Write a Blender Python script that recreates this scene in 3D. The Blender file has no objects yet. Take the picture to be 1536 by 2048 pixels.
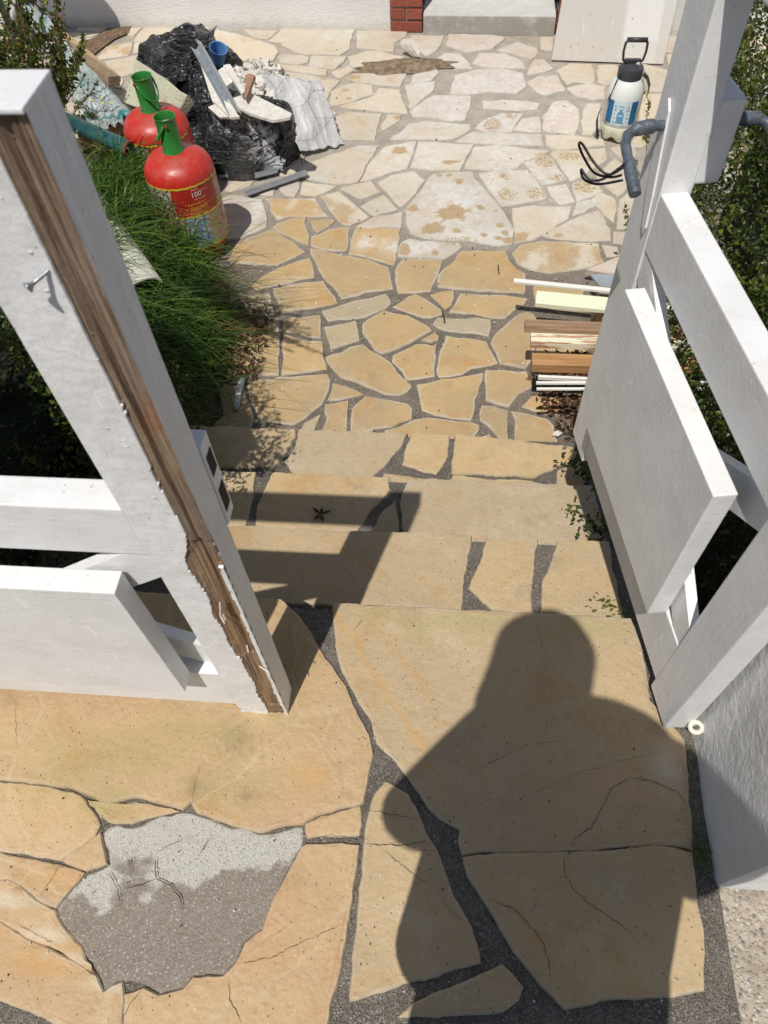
import bpy, bmesh, math, random
import numpy as np
from mathutils import Vector, Matrix, noise

# ------------------------------------------------------------------ camera, light
S = bpy.context.scene
C = S.collection
random.seed(11); RNG = np.random.default_rng(11)

cam = bpy.data.cameras.new('camera')
camo = bpy.data.objects.new('camera', cam); C.objects.link(camo)
cam.sensor_fit = 'VERTICAL'; cam.sensor_height = 34.6
cam.lens = 1450.0/2048*34.6
cam.dof.use_dof = True; cam.dof.focus_distance = 2.1; cam.dof.aperture_fstop = 9.0
cam.clip_start = 0.02; cam.clip_end = 200
camo.matrix_world = Matrix((
    (0.996076, -0.041432, 0.078205, 0.0), (0.078555, 0.820904, -0.565637, 0.0), (-0.040764, 0.569561, 0.820938, 1.5), (0, 0, 0, 1)))
S.camera = camo

SUN = Vector((0.151, 0.497, -1.0)).normalized()
EL = math.asin(-SUN.z); AZ = math.atan2(-SUN.x, -SUN.y)
world = bpy.data.worlds.new('World'); S.world = world; world.use_nodes = True
wn = world.node_tree.nodes; wl = world.node_tree.links
sky = wn.new('ShaderNodeTexSky'); sky.sky_type = 'NISHITA'; sky.sun_disc = False
sky.sun_elevation = EL; sky.sun_rotation = AZ
wl.new(sky.outputs[0], wn['Background'].inputs[0]); wn['Background'].inputs[1].default_value = 0.066
sl = bpy.data.lights.new('sun', 'SUN'); sl.energy = 4.0; sl.angle = math.radians(0.55); sl.color = (1.0, 0.955, 0.89)
so = bpy.data.objects.new('sun', sl); C.objects.link(so)
so.rotation_euler = SUN.to_track_quat('-Z', 'Y').to_euler(); so.location = (-1, -3, 6)
S.view_settings.view_transform = 'Standard'; S.view_settings.look = 'None'
S.view_settings.exposure = 0.0; S.view_settings.gamma = 1.0
S.view_settings.use_curve_mapping = False

# ------------------------------------------------------------------ node helper
class NB:
    def __init__(s, name):
        s.m = bpy.data.materials.new(name); s.m.use_nodes = True
        s.t = s.m.node_tree; s.n = s.t.nodes; s.l = s.t.links
        s.b = s.n['Principled BSDF']; s._p = None
    def link(s, v, sock):
        if v is None: return
        if hasattr(v, 'is_linked') or hasattr(v, 'links'): s.l.new(v, sock)
        else:
            try: sock.default_value = v
            except Exception: sock.default_value = (*v, 1.0) if len(v) == 3 else v
    @property
    def pos(s):
        if s._p is None: s._p = s.n.new('ShaderNodeNewGeometry').outputs['Position']
        return s._p
    def obj(s): return s.n.new('ShaderNodeTexCoord').outputs['Object']
    def rnd(s): return s.n.new('ShaderNodeObjectInfo').outputs['Random']
    def attr(s, a):
        x = s.n.new('ShaderNodeAttribute'); x.attribute_name = a; return x.outputs['Fac']
    def math(s, op, a, b=0.0, c=None, clamp=False):
        x = s.n.new('ShaderNodeMath'); x.operation = op; x.use_clamp = clamp
        s.link(a, x.inputs[0]); s.link(b, x.inputs[1])
        if c is not None: s.link(c, x.inputs[2])
        return x.outputs[0]
    def vm(s, op, a, b=None):
        x = s.n.new('ShaderNodeVectorMath'); x.operation = op
        s.link(a, x.inputs[0])
        if b is not None: s.link(b, x.inputs[1])
        return x.outputs['Value'] if op in ('LENGTH', 'DOT_PRODUCT') else x.outputs[0]
    def noise(s, scale, det=4, rough=.55, vec=None, dist=0.0):
        x = s.n.new('ShaderNodeTexNoise'); s.link(vec if vec is not None else s.pos, x.inputs['Vector'])
        x.inputs['Scale'].default_value = scale; x.inputs['Detail'].default_value = det
        x.inputs['Roughness'].default_value = rough; x.inputs['Distortion'].default_value = dist
        return x.outputs[0]
    def vor(s, scale, feat='F1', vec=None, out='Distance', rand=1.0):
        x = s.n.new('ShaderNodeTexVoronoi'); x.feature = feat
        s.link(vec if vec is not None else s.pos, x.inputs['Vector'])
        x.inputs['Scale'].default_value = scale; x.inputs['Randomness'].default_value = rand
        return x.outputs[out]
    def ramp(s, v, lo, hi, a=0.0, b=1.0):
        x = s.n.new('ShaderNodeMapRange'); x.interpolation_type = 'SMOOTHSTEP'
        s.link(v, x.inputs[0]); s.link(lo, x.inputs[1]); s.link(hi, x.inputs[2])
        x.inputs[3].default_value = a; x.inputs[4].default_value = b
        return x.outputs[0]
    def mix(s, f, a, b, mode='MIX'):
        x = s.n.new('ShaderNodeMix'); x.data_type = 'RGBA'; x.blend_type = mode
        s.link(f, x.inputs[0])
        for v, i in ((a, 6), (b, 7)):
            if isinstance(v, tuple): x.inputs[i].default_value = (*v[:3], 1)
            else: s.l.new(v, x.inputs[i])
        return x.outputs[2]
    def stretch(s, v, sc):
        return s.vm('MULTIPLY', v, sc)
    def xyz(s, v=None):
        x = s.n.new('ShaderNodeSeparateXYZ'); s.l.new(v if v is not None else s.pos, x.inputs[0]); return x.outputs
    def blobs(s, lst, soft=.35, warp=.25, wscale=14):
        """union of ellipses (x, y, rx, ry) on the ground, with an uneven rim"""
        w = s.ramp(s.noise(wscale, 3), 0, 1, -warp, warp)
        o = None
        for (x, y, rx, ry) in lst:
            d = s.vm('MULTIPLY', s.vm('SUBTRACT', s.pos, (x, y, 0)), (1/rx, 1/ry, 0))
            L = s.vm('LENGTH', d)
            o = L if o is None else s.math('MINIMUM', o, L)
        return s.ramp(s.math('ADD', o, w), 1+soft*.5, 1-soft)
    def bump(s, h, dist, strength=1.0, base=None):
        x = s.n.new('ShaderNodeBump'); x.inputs['Strength'].default_value = strength
        x.inputs['Distance'].default_value = dist; s.link(h, x.inputs['Height'])
        if base is not None: s.l.new(base, x.inputs['Normal'])
        return x.outputs[0]
    def out(s, col=None, rough=.6, normal=None, spec=.4, **kw):
        if col is not None:
            if isinstance(col, tuple): s.b.inputs['Base Color'].default_value = (*col[:3], 1)
            else: s.l.new(col, s.b.inputs['Base Color'])
        s.link(rough, s.b.inputs['Roughness'])
        s.b.inputs['Specular IOR Level'].default_value = spec
        if normal is not None: s.l.new(normal, s.b.inputs['Normal'])
        for k, v in kw.items(): s.link(v, s.b.inputs[k])
        return s.m

OCH = (.53, .365, .17); OCH2 = (.43, .32, .18); PALE = (.60, .53, .42); PINK = (.58, .47, .38); GREY = (.44, .38, .265)
FILM = [(-.02, 3.42, .26, .30), (.11, 3.18, .30, .10), (-.18, 3.08, .22, .09), (.24, 4.0, .28, .26), (.37, 3.80, .16, .2), (.13, 4.28, .5, .12),
        (.2, 3.68, .12, .3), (.05, 4.7, .55, .6), (.45, 4.4, .45, .4), (.55, 3.6, .3, .3), (-.2, 3.9, .3, .3), (-.42, 3.10, .07, .07), (-1.02, 3.42, .05, .22)]
SPOTS = [(-0.004, 3.373, 0.081, 0.07), (-0.101, 3.235, 0.062, 0.05), (0.137, 3.419, 0.02, 0.022), (0.211, 3.39, 0.013, 0.013), (0.232, 3.262, 0.02, 0.021), (0.258, 3.197, 0.022, 0.025), (0.226, 3.164, 0.019, 0.02), (0.269, 3.14, 0.024, 0.028), (0.155, 3.182, 0.02, 0.016), (0.024, 3.213, 0.025, 0.021), (0.023, 3.65, 0.021, 0.028), (-0.085, 3.711, 0.016, 0.014), (-0.032, 3.716, 0.019, 0.014), (-0.203, 3.401, 0.031, 0.035), (-0.312, 3.964, 0.039, 0.037), (-0.03, 3.838, 0.054, 0.02), (-0.08, 3.03, 0.022, 0.024), (-0.228, 3.058, 0.034, 0.048), (-0.007, 3.004, 0.019, 0.019), (0.725, 3.878, 0.021, 0.025), (0.52, 3.189, 0.022, 0.02), (0.331, 3.17, 0.039, 0.041), (-0.843, 4.812, 0.051, 0.033), (-0.698, 4.65, 0.025, 0.025), (-0.661, 4.544, 0.021, 0.018), (-0.668, 4.81, 0.044, 0.033), (-0.35, 4.318, 0.024, 0.029), (-0.61, 4.875, 0.029, 0.02)]
PAWS = [(0.269, 3.532, 0.046, 0.059), (0.413, 3.543, 0.041, 0.055), (0.463, 3.535, 0.026, 0.027), (0.673, 3.619, 0.067, 0.065), (0.541, 3.697, 0.047, 0.033), (0.484, 3.867, 0.059, 0.081), (0.62, 3.907, 0.064, 0.04), (0.266, 3.695, 0.037, 0.033), (0.203, 4.233, 0.051, 0.078), (0.311, 4.345, 0.035, 0.046), (0.03, 3.13, .09, .04)]

def stone_mat(name, c1, c2, patio=True, half=False, extra=None):
    k = NB(name)
    big = k.ramp(k.noise(3.0, 5, .6), .32, .68); med = k.noise(14, 5, .65); fine = k.noise(120, 3, .6)
    rnd = k.rnd()
    col = k.mix(big, c1, c2)
    r1 = k.ramp(rnd, 0, 1)
    col = k.mix(k.math('MULTIPLY', r1, .40), col, (c2[0]*.80, c2[1]*.84, c2[2]*.98))
    col = k.mix(k.ramp(k.math('FRACT', k.math('MULTIPLY', rnd, 7.13)), .5, 1, 0, .35), col, (min(c1[0]*1.13, .8), c1[1]*1.1, c1[2]*1.02))
    # worn, rusty and pale clouds in the stone
    col = k.mix(k.ramp(k.noise(5.5, 6, .70, dist=.6), .52, .70, 0, .60), col, (c1[0]*.84, c1[1]*.66, c1[2]*.45))
    col = k.mix(k.ramp(k.noise(4.2, 6, .7, dist=.4, vec=k.vm('ADD', k.pos, (7, 3, 1))), .53, .70, 0, .55), col, (min(c1[0]*1.12, .56), c1[1]*1.2, c1[2]*1.5))
    if half:
        hm = k.ramp(k.noise(3.6, 4, .6, vec=k.vm('ADD', k.pos, (2.2, 5.1, 0))), .46, .54)
        col = k.mix(hm, col, PALE)
    if patio:
        x, y, z = k.xyz()
        cfilm = k.blobs(FILM, .9, .5, 7)
        patchy = k.ramp(k.noise(26, 5, .75), .38, .62, .35, 1)
        fm = k.math('MULTIPLY', cfilm, patchy, clamp=True)
        sp = k.blobs(SPOTS, .3, .65, 26)
        pw = k.math('MULTIPLY', k.blobs(PAWS, .3, .5, 40), k.ramp(k.vor(34, 'DISTANCE_TO_EDGE'), .05, .10))
        st = k.math('MAXIMUM', sp, pw)
        fm2 = k.math('MULTIPLY', fm, k.math('SUBTRACT', 1.0, st), clamp=True)
        col = k.mix(k.math('MULTIPLY', fm2, .78), col, (.70, .685, .65))
        col = k.mix(k.math('MULTIPLY', st, .75), col, (.40, .27, .125))
    # mortar haze on the rim of the stone
    rim = k.ramp(k.math('ADD', k.attr('rim'), k.ramp(med, .3, .7, -.35, .35)), .50, .95, 0, .62 if patio else .30)
    col = k.mix(rim, col, (.50, .48, .42))
    # dirt, pores, specks
    col = k.mix(k.ramp(k.noise(9, 6, .72), .54, .74, 0, .50), col, (c2[0]*.62, c2[1]*.64, c2[2]*.60), 'MIX')
    col = k.mix(k.ramp(k.noise(42, 5, .75), .55, .70, 0, .35), col, (c2[0]*.62, c2[1]*.60, c2[2]*.55))
    col = k.mix(k.ramp(k.vor(55, vec=k.vm('ADD', k.pos, (4, 2, 0))), .12, .07, 0, .85), k.mix(k.ramp(k.vor(130), .17, .08, 0, .5), col, (.22, .17, .11)), (.12, .09, .06)) if not patio else k.mix(k.ramp(k.vor(60), .085, .03, 0, .7), col, (.18, .14, .10))
    col = k.mix(k.ramp(k.vor(41, vec=k.vm('ADD', k.pos, (3, 1, 0))), .07, .03, 0, .7), col, (.75, .70, .60))
    col = k.mix(k.ramp(fine, .3, .7, .0, .16), col, (.30, .24, .16))
    if extra: col = extra(k, col)
    h = k.math('ADD', k.math('MULTIPLY', med, .6), k.math('MULTIPLY', fine, .22))
    h = k.math('ADD', h, k.math('MULTIPLY', k.ramp(k.vor(95), .02, .12), .12))
    n = k.bump(k.noise(6, 5, .65), .022, .6); n = k.bump(h, .0055, .9, n)
    return k.out(col, k.ramp(med, .3, .7, .5, .75), n, .35)

def landing_left(k, col):
    g = k.blobs([(-.62, .40, .22, .06), (-.50, .45, .12, .05), (-.42, .35, .11, .045), (-.64, .30, .06, .05), (-.33, .62, .05, .16), (-.72, .35, .10, .05)], 1.2, .6, 9)
    sp = k.ramp(k.vor(150), .5, .2); g2 = k.math('MULTIPLY', g, k.math('ADD', k.math('MULTIPLY', sp, .45), .45))
    col = k.mix(k.math('MULTIPLY', g2, .8), col, (.27, .25, .09))
    col = k.mix(k.math('MULTIPLY', k.blobs([(-.40, .44, .05, .04), (-.47, .34, .03, .02), (-.36, .33, .02, .015), (-.68, .30, .015, .015)], 1.4, 1.1, 60), .45), col, (.16, .13, .07))
    col = k.mix(k.math('MULTIPLY', k.blobs([(-.24, .38, .05, .04), (-.62, .04, .14, .03), (-.70, .16, .1, .025)], 1.2, .4, 8), .45), col, (.52, .28, .08))
    col = k.mix(k.math('MULTIPLY', k.blobs([(-.36, .16, .14, .10), (-.25, .30, .06, .05), (-.3, .05, .2, .04)], 1.2, .4, 8), .32), col, (.48, .29, .18))
    col = k.mix(k.math('MULTIPLY', k.blobs([(-.80, .115, .09, .014), (-.70, .065, .07, .013), (-.62, .035, .06, .012), (-.55, .0, .04, .012)], 1.0, .5, 20), .6), col, (.60, .55, .42))
    col = k.mix(k.math('MULTIPLY', k.blobs([(-.78, .06, .08, .02), (-.68, .02, .08, .02)], 1.2, .5, 12), .5), col, (.52, .27, .09))
    # pale veins
    v = k.vor(3.1, 'DISTANCE_TO_EDGE', vec=k.vm('ADD', k.pos, (1.3, .2, 0)))
    v = k.vor(2.6, 'DISTANCE_TO_EDGE', vec=k.vm('ADD', k.pos, k.vm('MULTIPLY', k.n_col(6), (.16, .16, .0))))
    col = k.mix(k.ramp(v, .012, .001, 0, .25), col, (.56, .49, .33))
    return col
def landing_right(k, col):
    # rusty bands that follow the left edge of the two big slabs
    x, y, z = k.xyz()
    w = k.ramp(k.noise(9, 4), 0, 1, -.03, .03)
    def band(ax, ay, bx, by, off, wid):
        L = math.hypot(bx-ax, by-ay); nx, ny = (by-ay)/L, -(bx-ax)/L
        if nx < 0: nx, ny = -nx, -ny
        d = k.math('ADD', k.vm('DOT_PRODUCT', k.vm('SUBTRACT', k.pos, (ax, ay, 0)), (nx, ny, 0)), w)
        return k.ramp(k.math('ABSOLUTE', k.math('SUBTRACT', d, off)), wid, 0)
    b = k.math('MAXIMUM', band(-0.2323, 0.7150, 0.0600, 0.2982, .022, .014), k.math('MULTIPLY', band(-0.2323, 0.7150, 0.0600, 0.2982, .085, .008), .7))
    inA = k.ramp(y, .33, .42)
    c2 = k.math('MULTIPLY', b, inA)
    b2 = k.math('MULTIPLY', k.math('MAXIMUM', band(0.0686, 0.2460, 0.2321, 0.0358, .03, .014), k.math('MULTIPLY', band(0.0686, 0.2460, 0.2321, 0.0358, .13, .03), .8)), k.ramp(y, .27, .23))
    col = k.mix(k.math('MULTIPLY', k.math('MAXIMUM', c2, b2), .38), col, (.52, .28, .07))
    g = k.blobs([(.07, .74, .20, .028), (.34, .74, .10, .028), (-.13, .75, .04, .03), (-.02, .72, .05, .02)], 1.2, .6, 14)
    col = k.mix(k.math('MULTIPLY', g, .45), col, (.33, .30, .13))
    col = k.mix(k.math('MULTIPLY', k.blobs([(.24, .33, .12, .10), (.34, .40, .1, .06), (.2, .1, .14, .06), (.42, .25, .05, .1)], 1.4, .5, 7), .35), col, (.50, .31, .16))
    col = k.mix(k.math('MULTIPLY', k.blobs([(.47, .44, .03, .05)], 1.4, .5, 17), .5), col, (.6, .57, .52))
    return col
def n_col(self, scale):
    x = self.n.new('ShaderNodeTexNoise'); self.l.new(self.pos, x.inputs['Vector']); x.inputs['Scale'].default_value = scale
    x.inputs['Detail'].default_value = 3
    return x.outputs['Color']
NB.n_col = n_col

def mortar_mat(name, dark=(.115, .098, .08), light=(.225, .20, .165), patio=False):
    k = NB(name)
    agg = k.vor(480 if not patio else 260, out='Color'); e = k.vor(480 if not patio else 260)
    g = k.xyz(agg)[0]
    col = k.mix(k.ramp(g, .2, 1), dark, light)
    col = k.mix(k.ramp(g, .95, .985, 0, .6), col, (.50, .47, .42))
    col = k.mix(k.ramp(k.vor(70), .15, .06, 0, .5), col, (.40, .36, .31)); col = k.mix(k.ramp(k.noise(20, 5, .7), .45, .65, 0, .45), col, (dark[0]*.7, dark[1]*.68, dark[2]*.65))
    col = k.mix(k.ramp(g, .12, .05, 0, .6), col, (.06, .05, .04))
    col = k.mix(k.ramp(k.noise(6, 5), .45, .7, 0, .45), col, (light[0]*1.15, light[1]*1.13, light[2]*1.1))
    if patio:
        col = k.mix(k.math('MULTIPLY', k.blobs(FILM, .9, .5, 7), k.ramp(k.noise(30, 4, .7), .35, .6, .2, .85), clamp=True), col, (.66, .63, .58))
        col = k.mix(k.math('MULTIPLY', k.blobs([(-.28, 4.72, .22, .08), (-.12, 4.68, .12, .12), (-.20, 4.55, .06, .1), (-.22, 4.25, .06, .04)], .8, .7, 18), .85), col, (.12, .085, .05))
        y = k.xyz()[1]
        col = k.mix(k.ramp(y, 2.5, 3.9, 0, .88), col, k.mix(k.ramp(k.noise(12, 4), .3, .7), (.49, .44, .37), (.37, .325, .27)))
    h = k.math('ADD', k.ramp(e, .1, .5, 1, 0), k.math('MULTIPLY', k.noise(40, 4), 1.5))
    return k.out(col, k.ramp(g, .3, .95, .85, .35), k.bump(h, .003, .9), .4)

def patch_mat():
    k = NB('worn_concrete')
    g = k.xyz(k.vor(420, out='Color'))[0]
    y = k.xyz()[1]; x = k.xyz()[0]
    wet = k.ramp(k.math('ADD', k.math('ADD', y, k.math('MULTIPLY', x, -.25)), k.ramp(k.noise(7, 5, .6), 0, 1, -.13, .13)), .315, .285)
    edge = k.ramp(k.noise(9, 5, .7), .58, .66)
    col = k.mix(k.ramp(k.noise(420, 2, .6), .40, .62), (.37, .355, .315), (.54, .52, .475))
    col = k.mix(k.ramp(k.vor(150), .27, .14, 0, .9), k.mix(k.ramp(k.noise(10, 5, .7, vec=k.vm('ADD', k.pos, (2, 2, 2))), .55, .66, 0, .7), col, (.30, .28, .24)), (.20, .165, .125))
    col = k.mix(k.math('MULTIPLY', edge, .4), col, (.30, .27, .23))
    wc = k.mix(k.ramp(g, .15, 1), (.165, .135, .10), (.255, .215, .17)); wc = k.mix(k.ramp(g, .95, .985, 0, .7), wc, (.50, .48, .43))
    w2 = k.math('MAXIMUM', wet, k.ramp(k.math('ADD', k.attr('rim'), k.ramp(k.noise(11, 4), .2, .8, -.5, .4)), .55, .7))
    col = k.mix(k.math('MULTIPLY', w2, .9), col, wc)
    h = k.math('ADD', k.noise(220, 3, .7), k.math('MULTIPLY', k.noise(25, 4), 1.2))
    return k.out(col, k.ramp(w2, 0, 1, .9, .42), k.bump(h, .0035, .8), .4)

def paint_mat(name='white_paint', c=(.80, .80, .795), wood=False, dirt=.5, axis=2):
    k = NB(name)
    o = k.obj()
    sc = [1, 1, 1]; sc[axis] = .07
    br = k.noise(150, 4, .6, vec=k.stretch(o, tuple(sc)))
    col = k.mix(k.ramp(k.noise(9, 5, .65, vec=o), .35, .7), c, (c[0]*.90, c[1]*.895, c[2]*.885))
    col = k.mix(k.ramp(br, .62, .75, 0, .3*dirt*2), col, (.52, .49, .44))
    col = k.mix(k.ramp(k.vor(55, vec=o), .11, .04, 0, dirt*1.3), col, (.33, .27, .20))
    col = k.mix(k.ramp(k.noise(30, 6, .75, vec=o), .67, .73, 0, dirt), col, (.36, .31, .26))
    col = k.mix(k.ramp(k.noise(60, 5, .7, vec=k.stretch(o, (1, 1, .22))), .63, .67, 0, .6), col, (.93, .93, .93))
    h = k.math('ADD', k.math('MULTIPLY', br, .6), k.math('MULTIPLY', k.noise(60, 4, .6, vec=o), .7))
    h = k.math('ADD', h, k.ramp(k.vor(38, vec=o), .10, .04, 0, .5))
    rough = .42
    nrm = k.bump(h, .0022, .5)
    if wood:
        wsc = [1, 1, 1]; wsc[axis] = .035
        gr = k.noise(190, 5, .65, vec=k.stretch(o, tuple(wsc)), dist=.4)
        wc = k.mix(k.ramp(gr, .36, .62), (.15, .095, .06), (.34, .24, .16))
        wc = k.mix(k.ramp(k.noise(5, 4, .6, vec=o), .42, .68, 0, .55), wc, (.30, .26, .22)); wc = k.mix(k.math('MULTIPLY', k.ramp(k.xyz(o)[2], .72, .60), k.ramp(gr, .40, .60, .2, .7)), wc, (.40, .235, .11))
        wc = k.mix(k.ramp(k.noise(4, 3, .6, vec=k.vm('ADD', o, (3, 4, .7))), .58, .66, 0, .6), wc, (.33, .12, .05))
        f = k.ramp(k.attr('wood'), .4, .6)
        col = k.mix(f, col, wc)
        nrm = k.bump(k.math('ADD', h, k.math('MULTIPLY', k.math('MULTIPLY', gr, f), 3.0)), .003, .8)
        rough = k.ramp(f, 0, 1, .42, .85)
    return k.out(col, rough, nrm, .45)

def simple(name, c, rough=.6, var=.15, nscale=20, bump=.001, spec=.4, metal=0.0, **kw):
    k = NB(name); o = k.obj()
    col = k.mix(k.ramp(k.noise(nscale, 5, .65, vec=o), .3, .7, 0, 1), tuple(v*(1-var) for v in c), tuple(min(v*(1+var), .95) for v in c))
    return k.out(col, rough, k.bump(k.noise(nscale*4, 4, .6, vec=o), bump, .6), spec, Metallic=metal, **kw)

def leaf_mat(name, dark, light, rough=.38, trans=.25):
    k = NB(name); t = k.attr('tint')
    col = k.mix(k.ramp(t, 0, .8), dark, light); col = k.mix(k.ramp(t, .9, .97, 0, .8), col, (light[0]*2.0, light[1]*1.4, light[2]*.9))
    k.out(col, rough, None, .5)
    tr = k.n.new('ShaderNodeBsdfTranslucent'); k.l.new(k.mix(.5, col, (light[0]*1.4, light[1]*1.6, light[2]*.6)), tr.inputs[0])
    mx = k.n.new('ShaderNodeMixShader'); mx.inputs[0].default_value = trans
    k.l.new(k.b.outputs[0], mx.inputs[1]); k.l.new(tr.outputs[0], mx.inputs[2])
    k.l.new(mx.outputs[0], k.n['Material Output'].inputs[0])
    return k.m

M = {}
M['ochre'] = stone_mat('ochre_sandstone', OCH, OCH2)
M['pale'] = stone_mat('pale_sandstone', PALE, (.56, .48, .36))
M['pink'] = stone_mat('pink_sandstone', PINK, (.57, .50, .42))
M['grey'] = stone_mat('grey_sandstone', GREY, (.46, .37, .23))
M['half'] = stone_mat('two_tone_sandstone', OCH, (.48, .37, .23), half=True)
M['white'] = stone_mat('plaster_stained_sandstone', (.54, .50, .43), (.51, .43, .33))
M['step'] = stone_mat('step_sandstone', (.53, .385, .205), (.45, .35, .215), patio=False)
M['stepgrey'] = stone_mat('grey_step_sandstone', (.50, .40, .255), (.46, .355, .215), patio=False)
M['land_l'] = stone_mat('landing_sandstone', (.50, .355, .185), (.49, .33, .18), patio=False, extra=landing_left)
M['land_r'] = stone_mat('landing_slab_sandstone', (.50, .37, .20), (.455, .345, .205), patio=False, extra=landing_right)
M['mortar'] = mortar_mat('mortar')
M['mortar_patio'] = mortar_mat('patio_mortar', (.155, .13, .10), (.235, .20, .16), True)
M['patch'] = patch_mat()
M['paint'] = paint_mat('white_paint'); M['paint_x'] = paint_mat('white_paint_rail', axis=0)
M['paint_wood'] = paint_mat('flaking_paint_on_wood', wood=True)
M['crack'] = simple('crack_dark', (.05, .04, .028), .95)  # very dark brown for the crack ribbons and twigs
M['soil'] = simple('soil', (.065, .042, .026), .95, .5, 30, .01)
M['aggregate'] = None

# ------------------------------------------------------------------ object helpers
def tag(o, label=None, cat=None, group=None, kind=None):
    if label: o['label'] = label
    if cat: o['category'] = cat
    if group: o['group'] = group
    if kind: o['kind'] = kind
    return o
def empty(name, loc=(0, 0, 0), label=None, cat=None, group=None):
    o = bpy.data.objects.new(name, None); o.empty_display_size = .05; C.objects.link(o); o.location = loc
    return tag(o, label, cat, group)
def link(name, me, m=None, parent=None, smooth=False):
    """mesh in world coordinates; a child is stored relative to its (unrotated) parent"""
    o = bpy.data.objects.new(name, me); C.objects.link(o)
    if m is not None:
        for mm in (m if isinstance(m, (list, tuple)) else [m]): me.materials.append(mm)
    if parent is not None:
        base = Vector((0, 0, 0)); q = parent
        while q is not None: base += q.location; q = q.parent
        me.transform(Matrix.Translation(-base)); o.parent = parent
    else:
        if len(me.vertices):
            co = np.empty(len(me.vertices)*3); me.vertices.foreach_get('co', co); co = co.reshape(-1, 3)
            c = Vector(((co[:, 0].min()+co[:, 0].max())/2, (co[:, 1].min()+co[:, 1].max())/2, co[:, 2].min()))
            me.transform(Matrix.Translation(-c)); o.location = c
    if smooth:
        me.polygons.foreach_set('use_smooth', [True]*len(me.polygons))
    return o
def mesh(name, vs, fs):
    me = bpy.data.meshes.new(name); me.from_pydata([tuple(v) for v in vs], [], fs); me.update(); return me
class B:
    """collects simple shapes into one mesh"""
    def __init__(s): s.bm = bmesh.new()
    def hexa(s, p8, bev=0.0, seg=2):
        """eight corners: bottom four counter-clockwise, then top four"""
        v = [s.bm.verts.new(p) for p in p8]
        f = [s.bm.faces.new([v[i] for i in q]) for q in ((3, 2, 1, 0), (4, 5, 6, 7), (0, 1, 5, 4), (1, 2, 6, 5), (2, 3, 7, 6), (3, 0, 4, 7))]
        bmesh.ops.recalc_face_normals(s.bm, faces=f)
        if bev > 0:
            es = list({e for x in f for e in x.edges})
            bmesh.ops.bevel(s.bm, geom=es, offset=bev, segments=seg, affect='EDGES', profile=.6, clamp_overlap=True)
        return s
    def box(s, x0, x1, y0, y1, z0, z1, bev=0.0):
        return s.hexa([(x0, y0, z0), (x1, y0, z0), (x1, y1, z0), (x0, y1, z0), (x0, y0, z1), (x1, y0, z1), (x1, y1, z1), (x0, y1, z1)], bev)
    def bar(s, a, b, w, h, up=(0, 0, 1), bev=.002):
        a = Vector(a); b = Vector(b); d = (b-a).normalized(); up = Vector(up)
        r = d.cross(up).normalized(); u = r.cross(d).normalized(); r *= w/2; u *= h/2
        return s.hexa([a-r-u, a+r-u, b+r-u, b-r-u, a-r+u, a+r+u, b+r+u, b-r+u], bev)
    def tube(s, pts, rad, n=12, cap=True):
        pts = [Vector(p) for p in pts]; rings = []; m = len(pts)
        if not isinstance(rad, (list, tuple)): rad = [rad]*m
        nrm = None
        for i, p in enumerate(pts):
            d = (pts[min(i+1, m-1)]-pts[max(i-1, 0)]).normalized()
            if nrm is None: nrm = d.orthogonal().normalized()
            nrm = (nrm-d*nrm.dot(d)).normalized(); bn = d.cross(nrm)
            rings.append([s.bm.verts.new(p+(nrm*math.cos(t)+bn*math.sin(t))*rad[i]) for t in [2*math.pi*j/n for j in range(n)]])
        for a, b in zip(rings, rings[1:]):
            for j in range(n): s.bm.faces.new([a[j], a[(j+1) % n], b[(j+1) % n], b[j]])
        if cap: s.bm.faces.new(rings[0][::-1]); s.bm.faces.new(rings[-1])
        return s
    def lathe(s, c, prof, n=40, squash=1.0, axis=None):
        """prof: list of (radius, height)"""
        c = Vector(c); q = Matrix.Identity(3) if axis is None else Vector(axis).to_track_quat('Z', 'Y').to_matrix()
        rings = []
        for r, z in prof:
            rings.append([s.bm.verts.new(c+q@Vector((r*math.cos(t), r*math.sin(t)*squash, z))) for t in [2*math.pi*j/n for j in range(n)]] if r > 1e-5 else [s.bm.verts.new(c+q@Vector((0, 0, z)))])
        for a, b in zip(rings, rings[1:]):
            if len(a) == 1 and len(b) == 1: continue
            for j in range(n):
                k = (j+1) % n
                if len(a) == 1: s.bm.faces.new([a[0], b[k], b[j]][::-1])
                elif len(b) == 1: s.bm.faces.new([a[j], a[k], b[0]])
                else: s.bm.faces.new([a[j], a[k], b[k], b[j]])
        return s
    def poly(s, pts, thick, nrm):
        """flat outline given thickness along nrm"""
        nrm = Vector(nrm).normalized()*thick
        a = [s.bm.verts.new(Vector(p)) for p in pts]; b = [s.bm.verts.new(Vector(p)+nrm) for p in pts]
        f = [s.bm.faces.new(a[::-1]), s.bm.faces.new(b)]
        for i in range(len(pts)): j = (i+1) % len(pts); f.append(s.bm.faces.new([a[i], a[j], b[j], b[i]]))
        bmesh.ops.recalc_face_normals(s.bm, faces=f)
        return s
    def done(s, name, m, parent=None, smooth=False, jitter=0.0, sub=0):
        if sub:
            bmesh.ops.subdivide_edges(s.bm, edges=s.bm.edges[:], cuts=sub, use_grid_fill=True)
        if jitter:
            for v in s.bm.verts:
                v.co += noise.noise_vector(v.co*9)*jitter
        me = bpy.data.meshes.new(name); s.bm.to_mesh(me); s.bm.free()
        o = link(name, me, m, parent)
        if smooth:
            me.polygons.foreach_set('use_smooth', [True]*len(me.polygons))
            if smooth == 'auto': me.set_sharp_from_angle(angle=math.radians(40))
        return o

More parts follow.
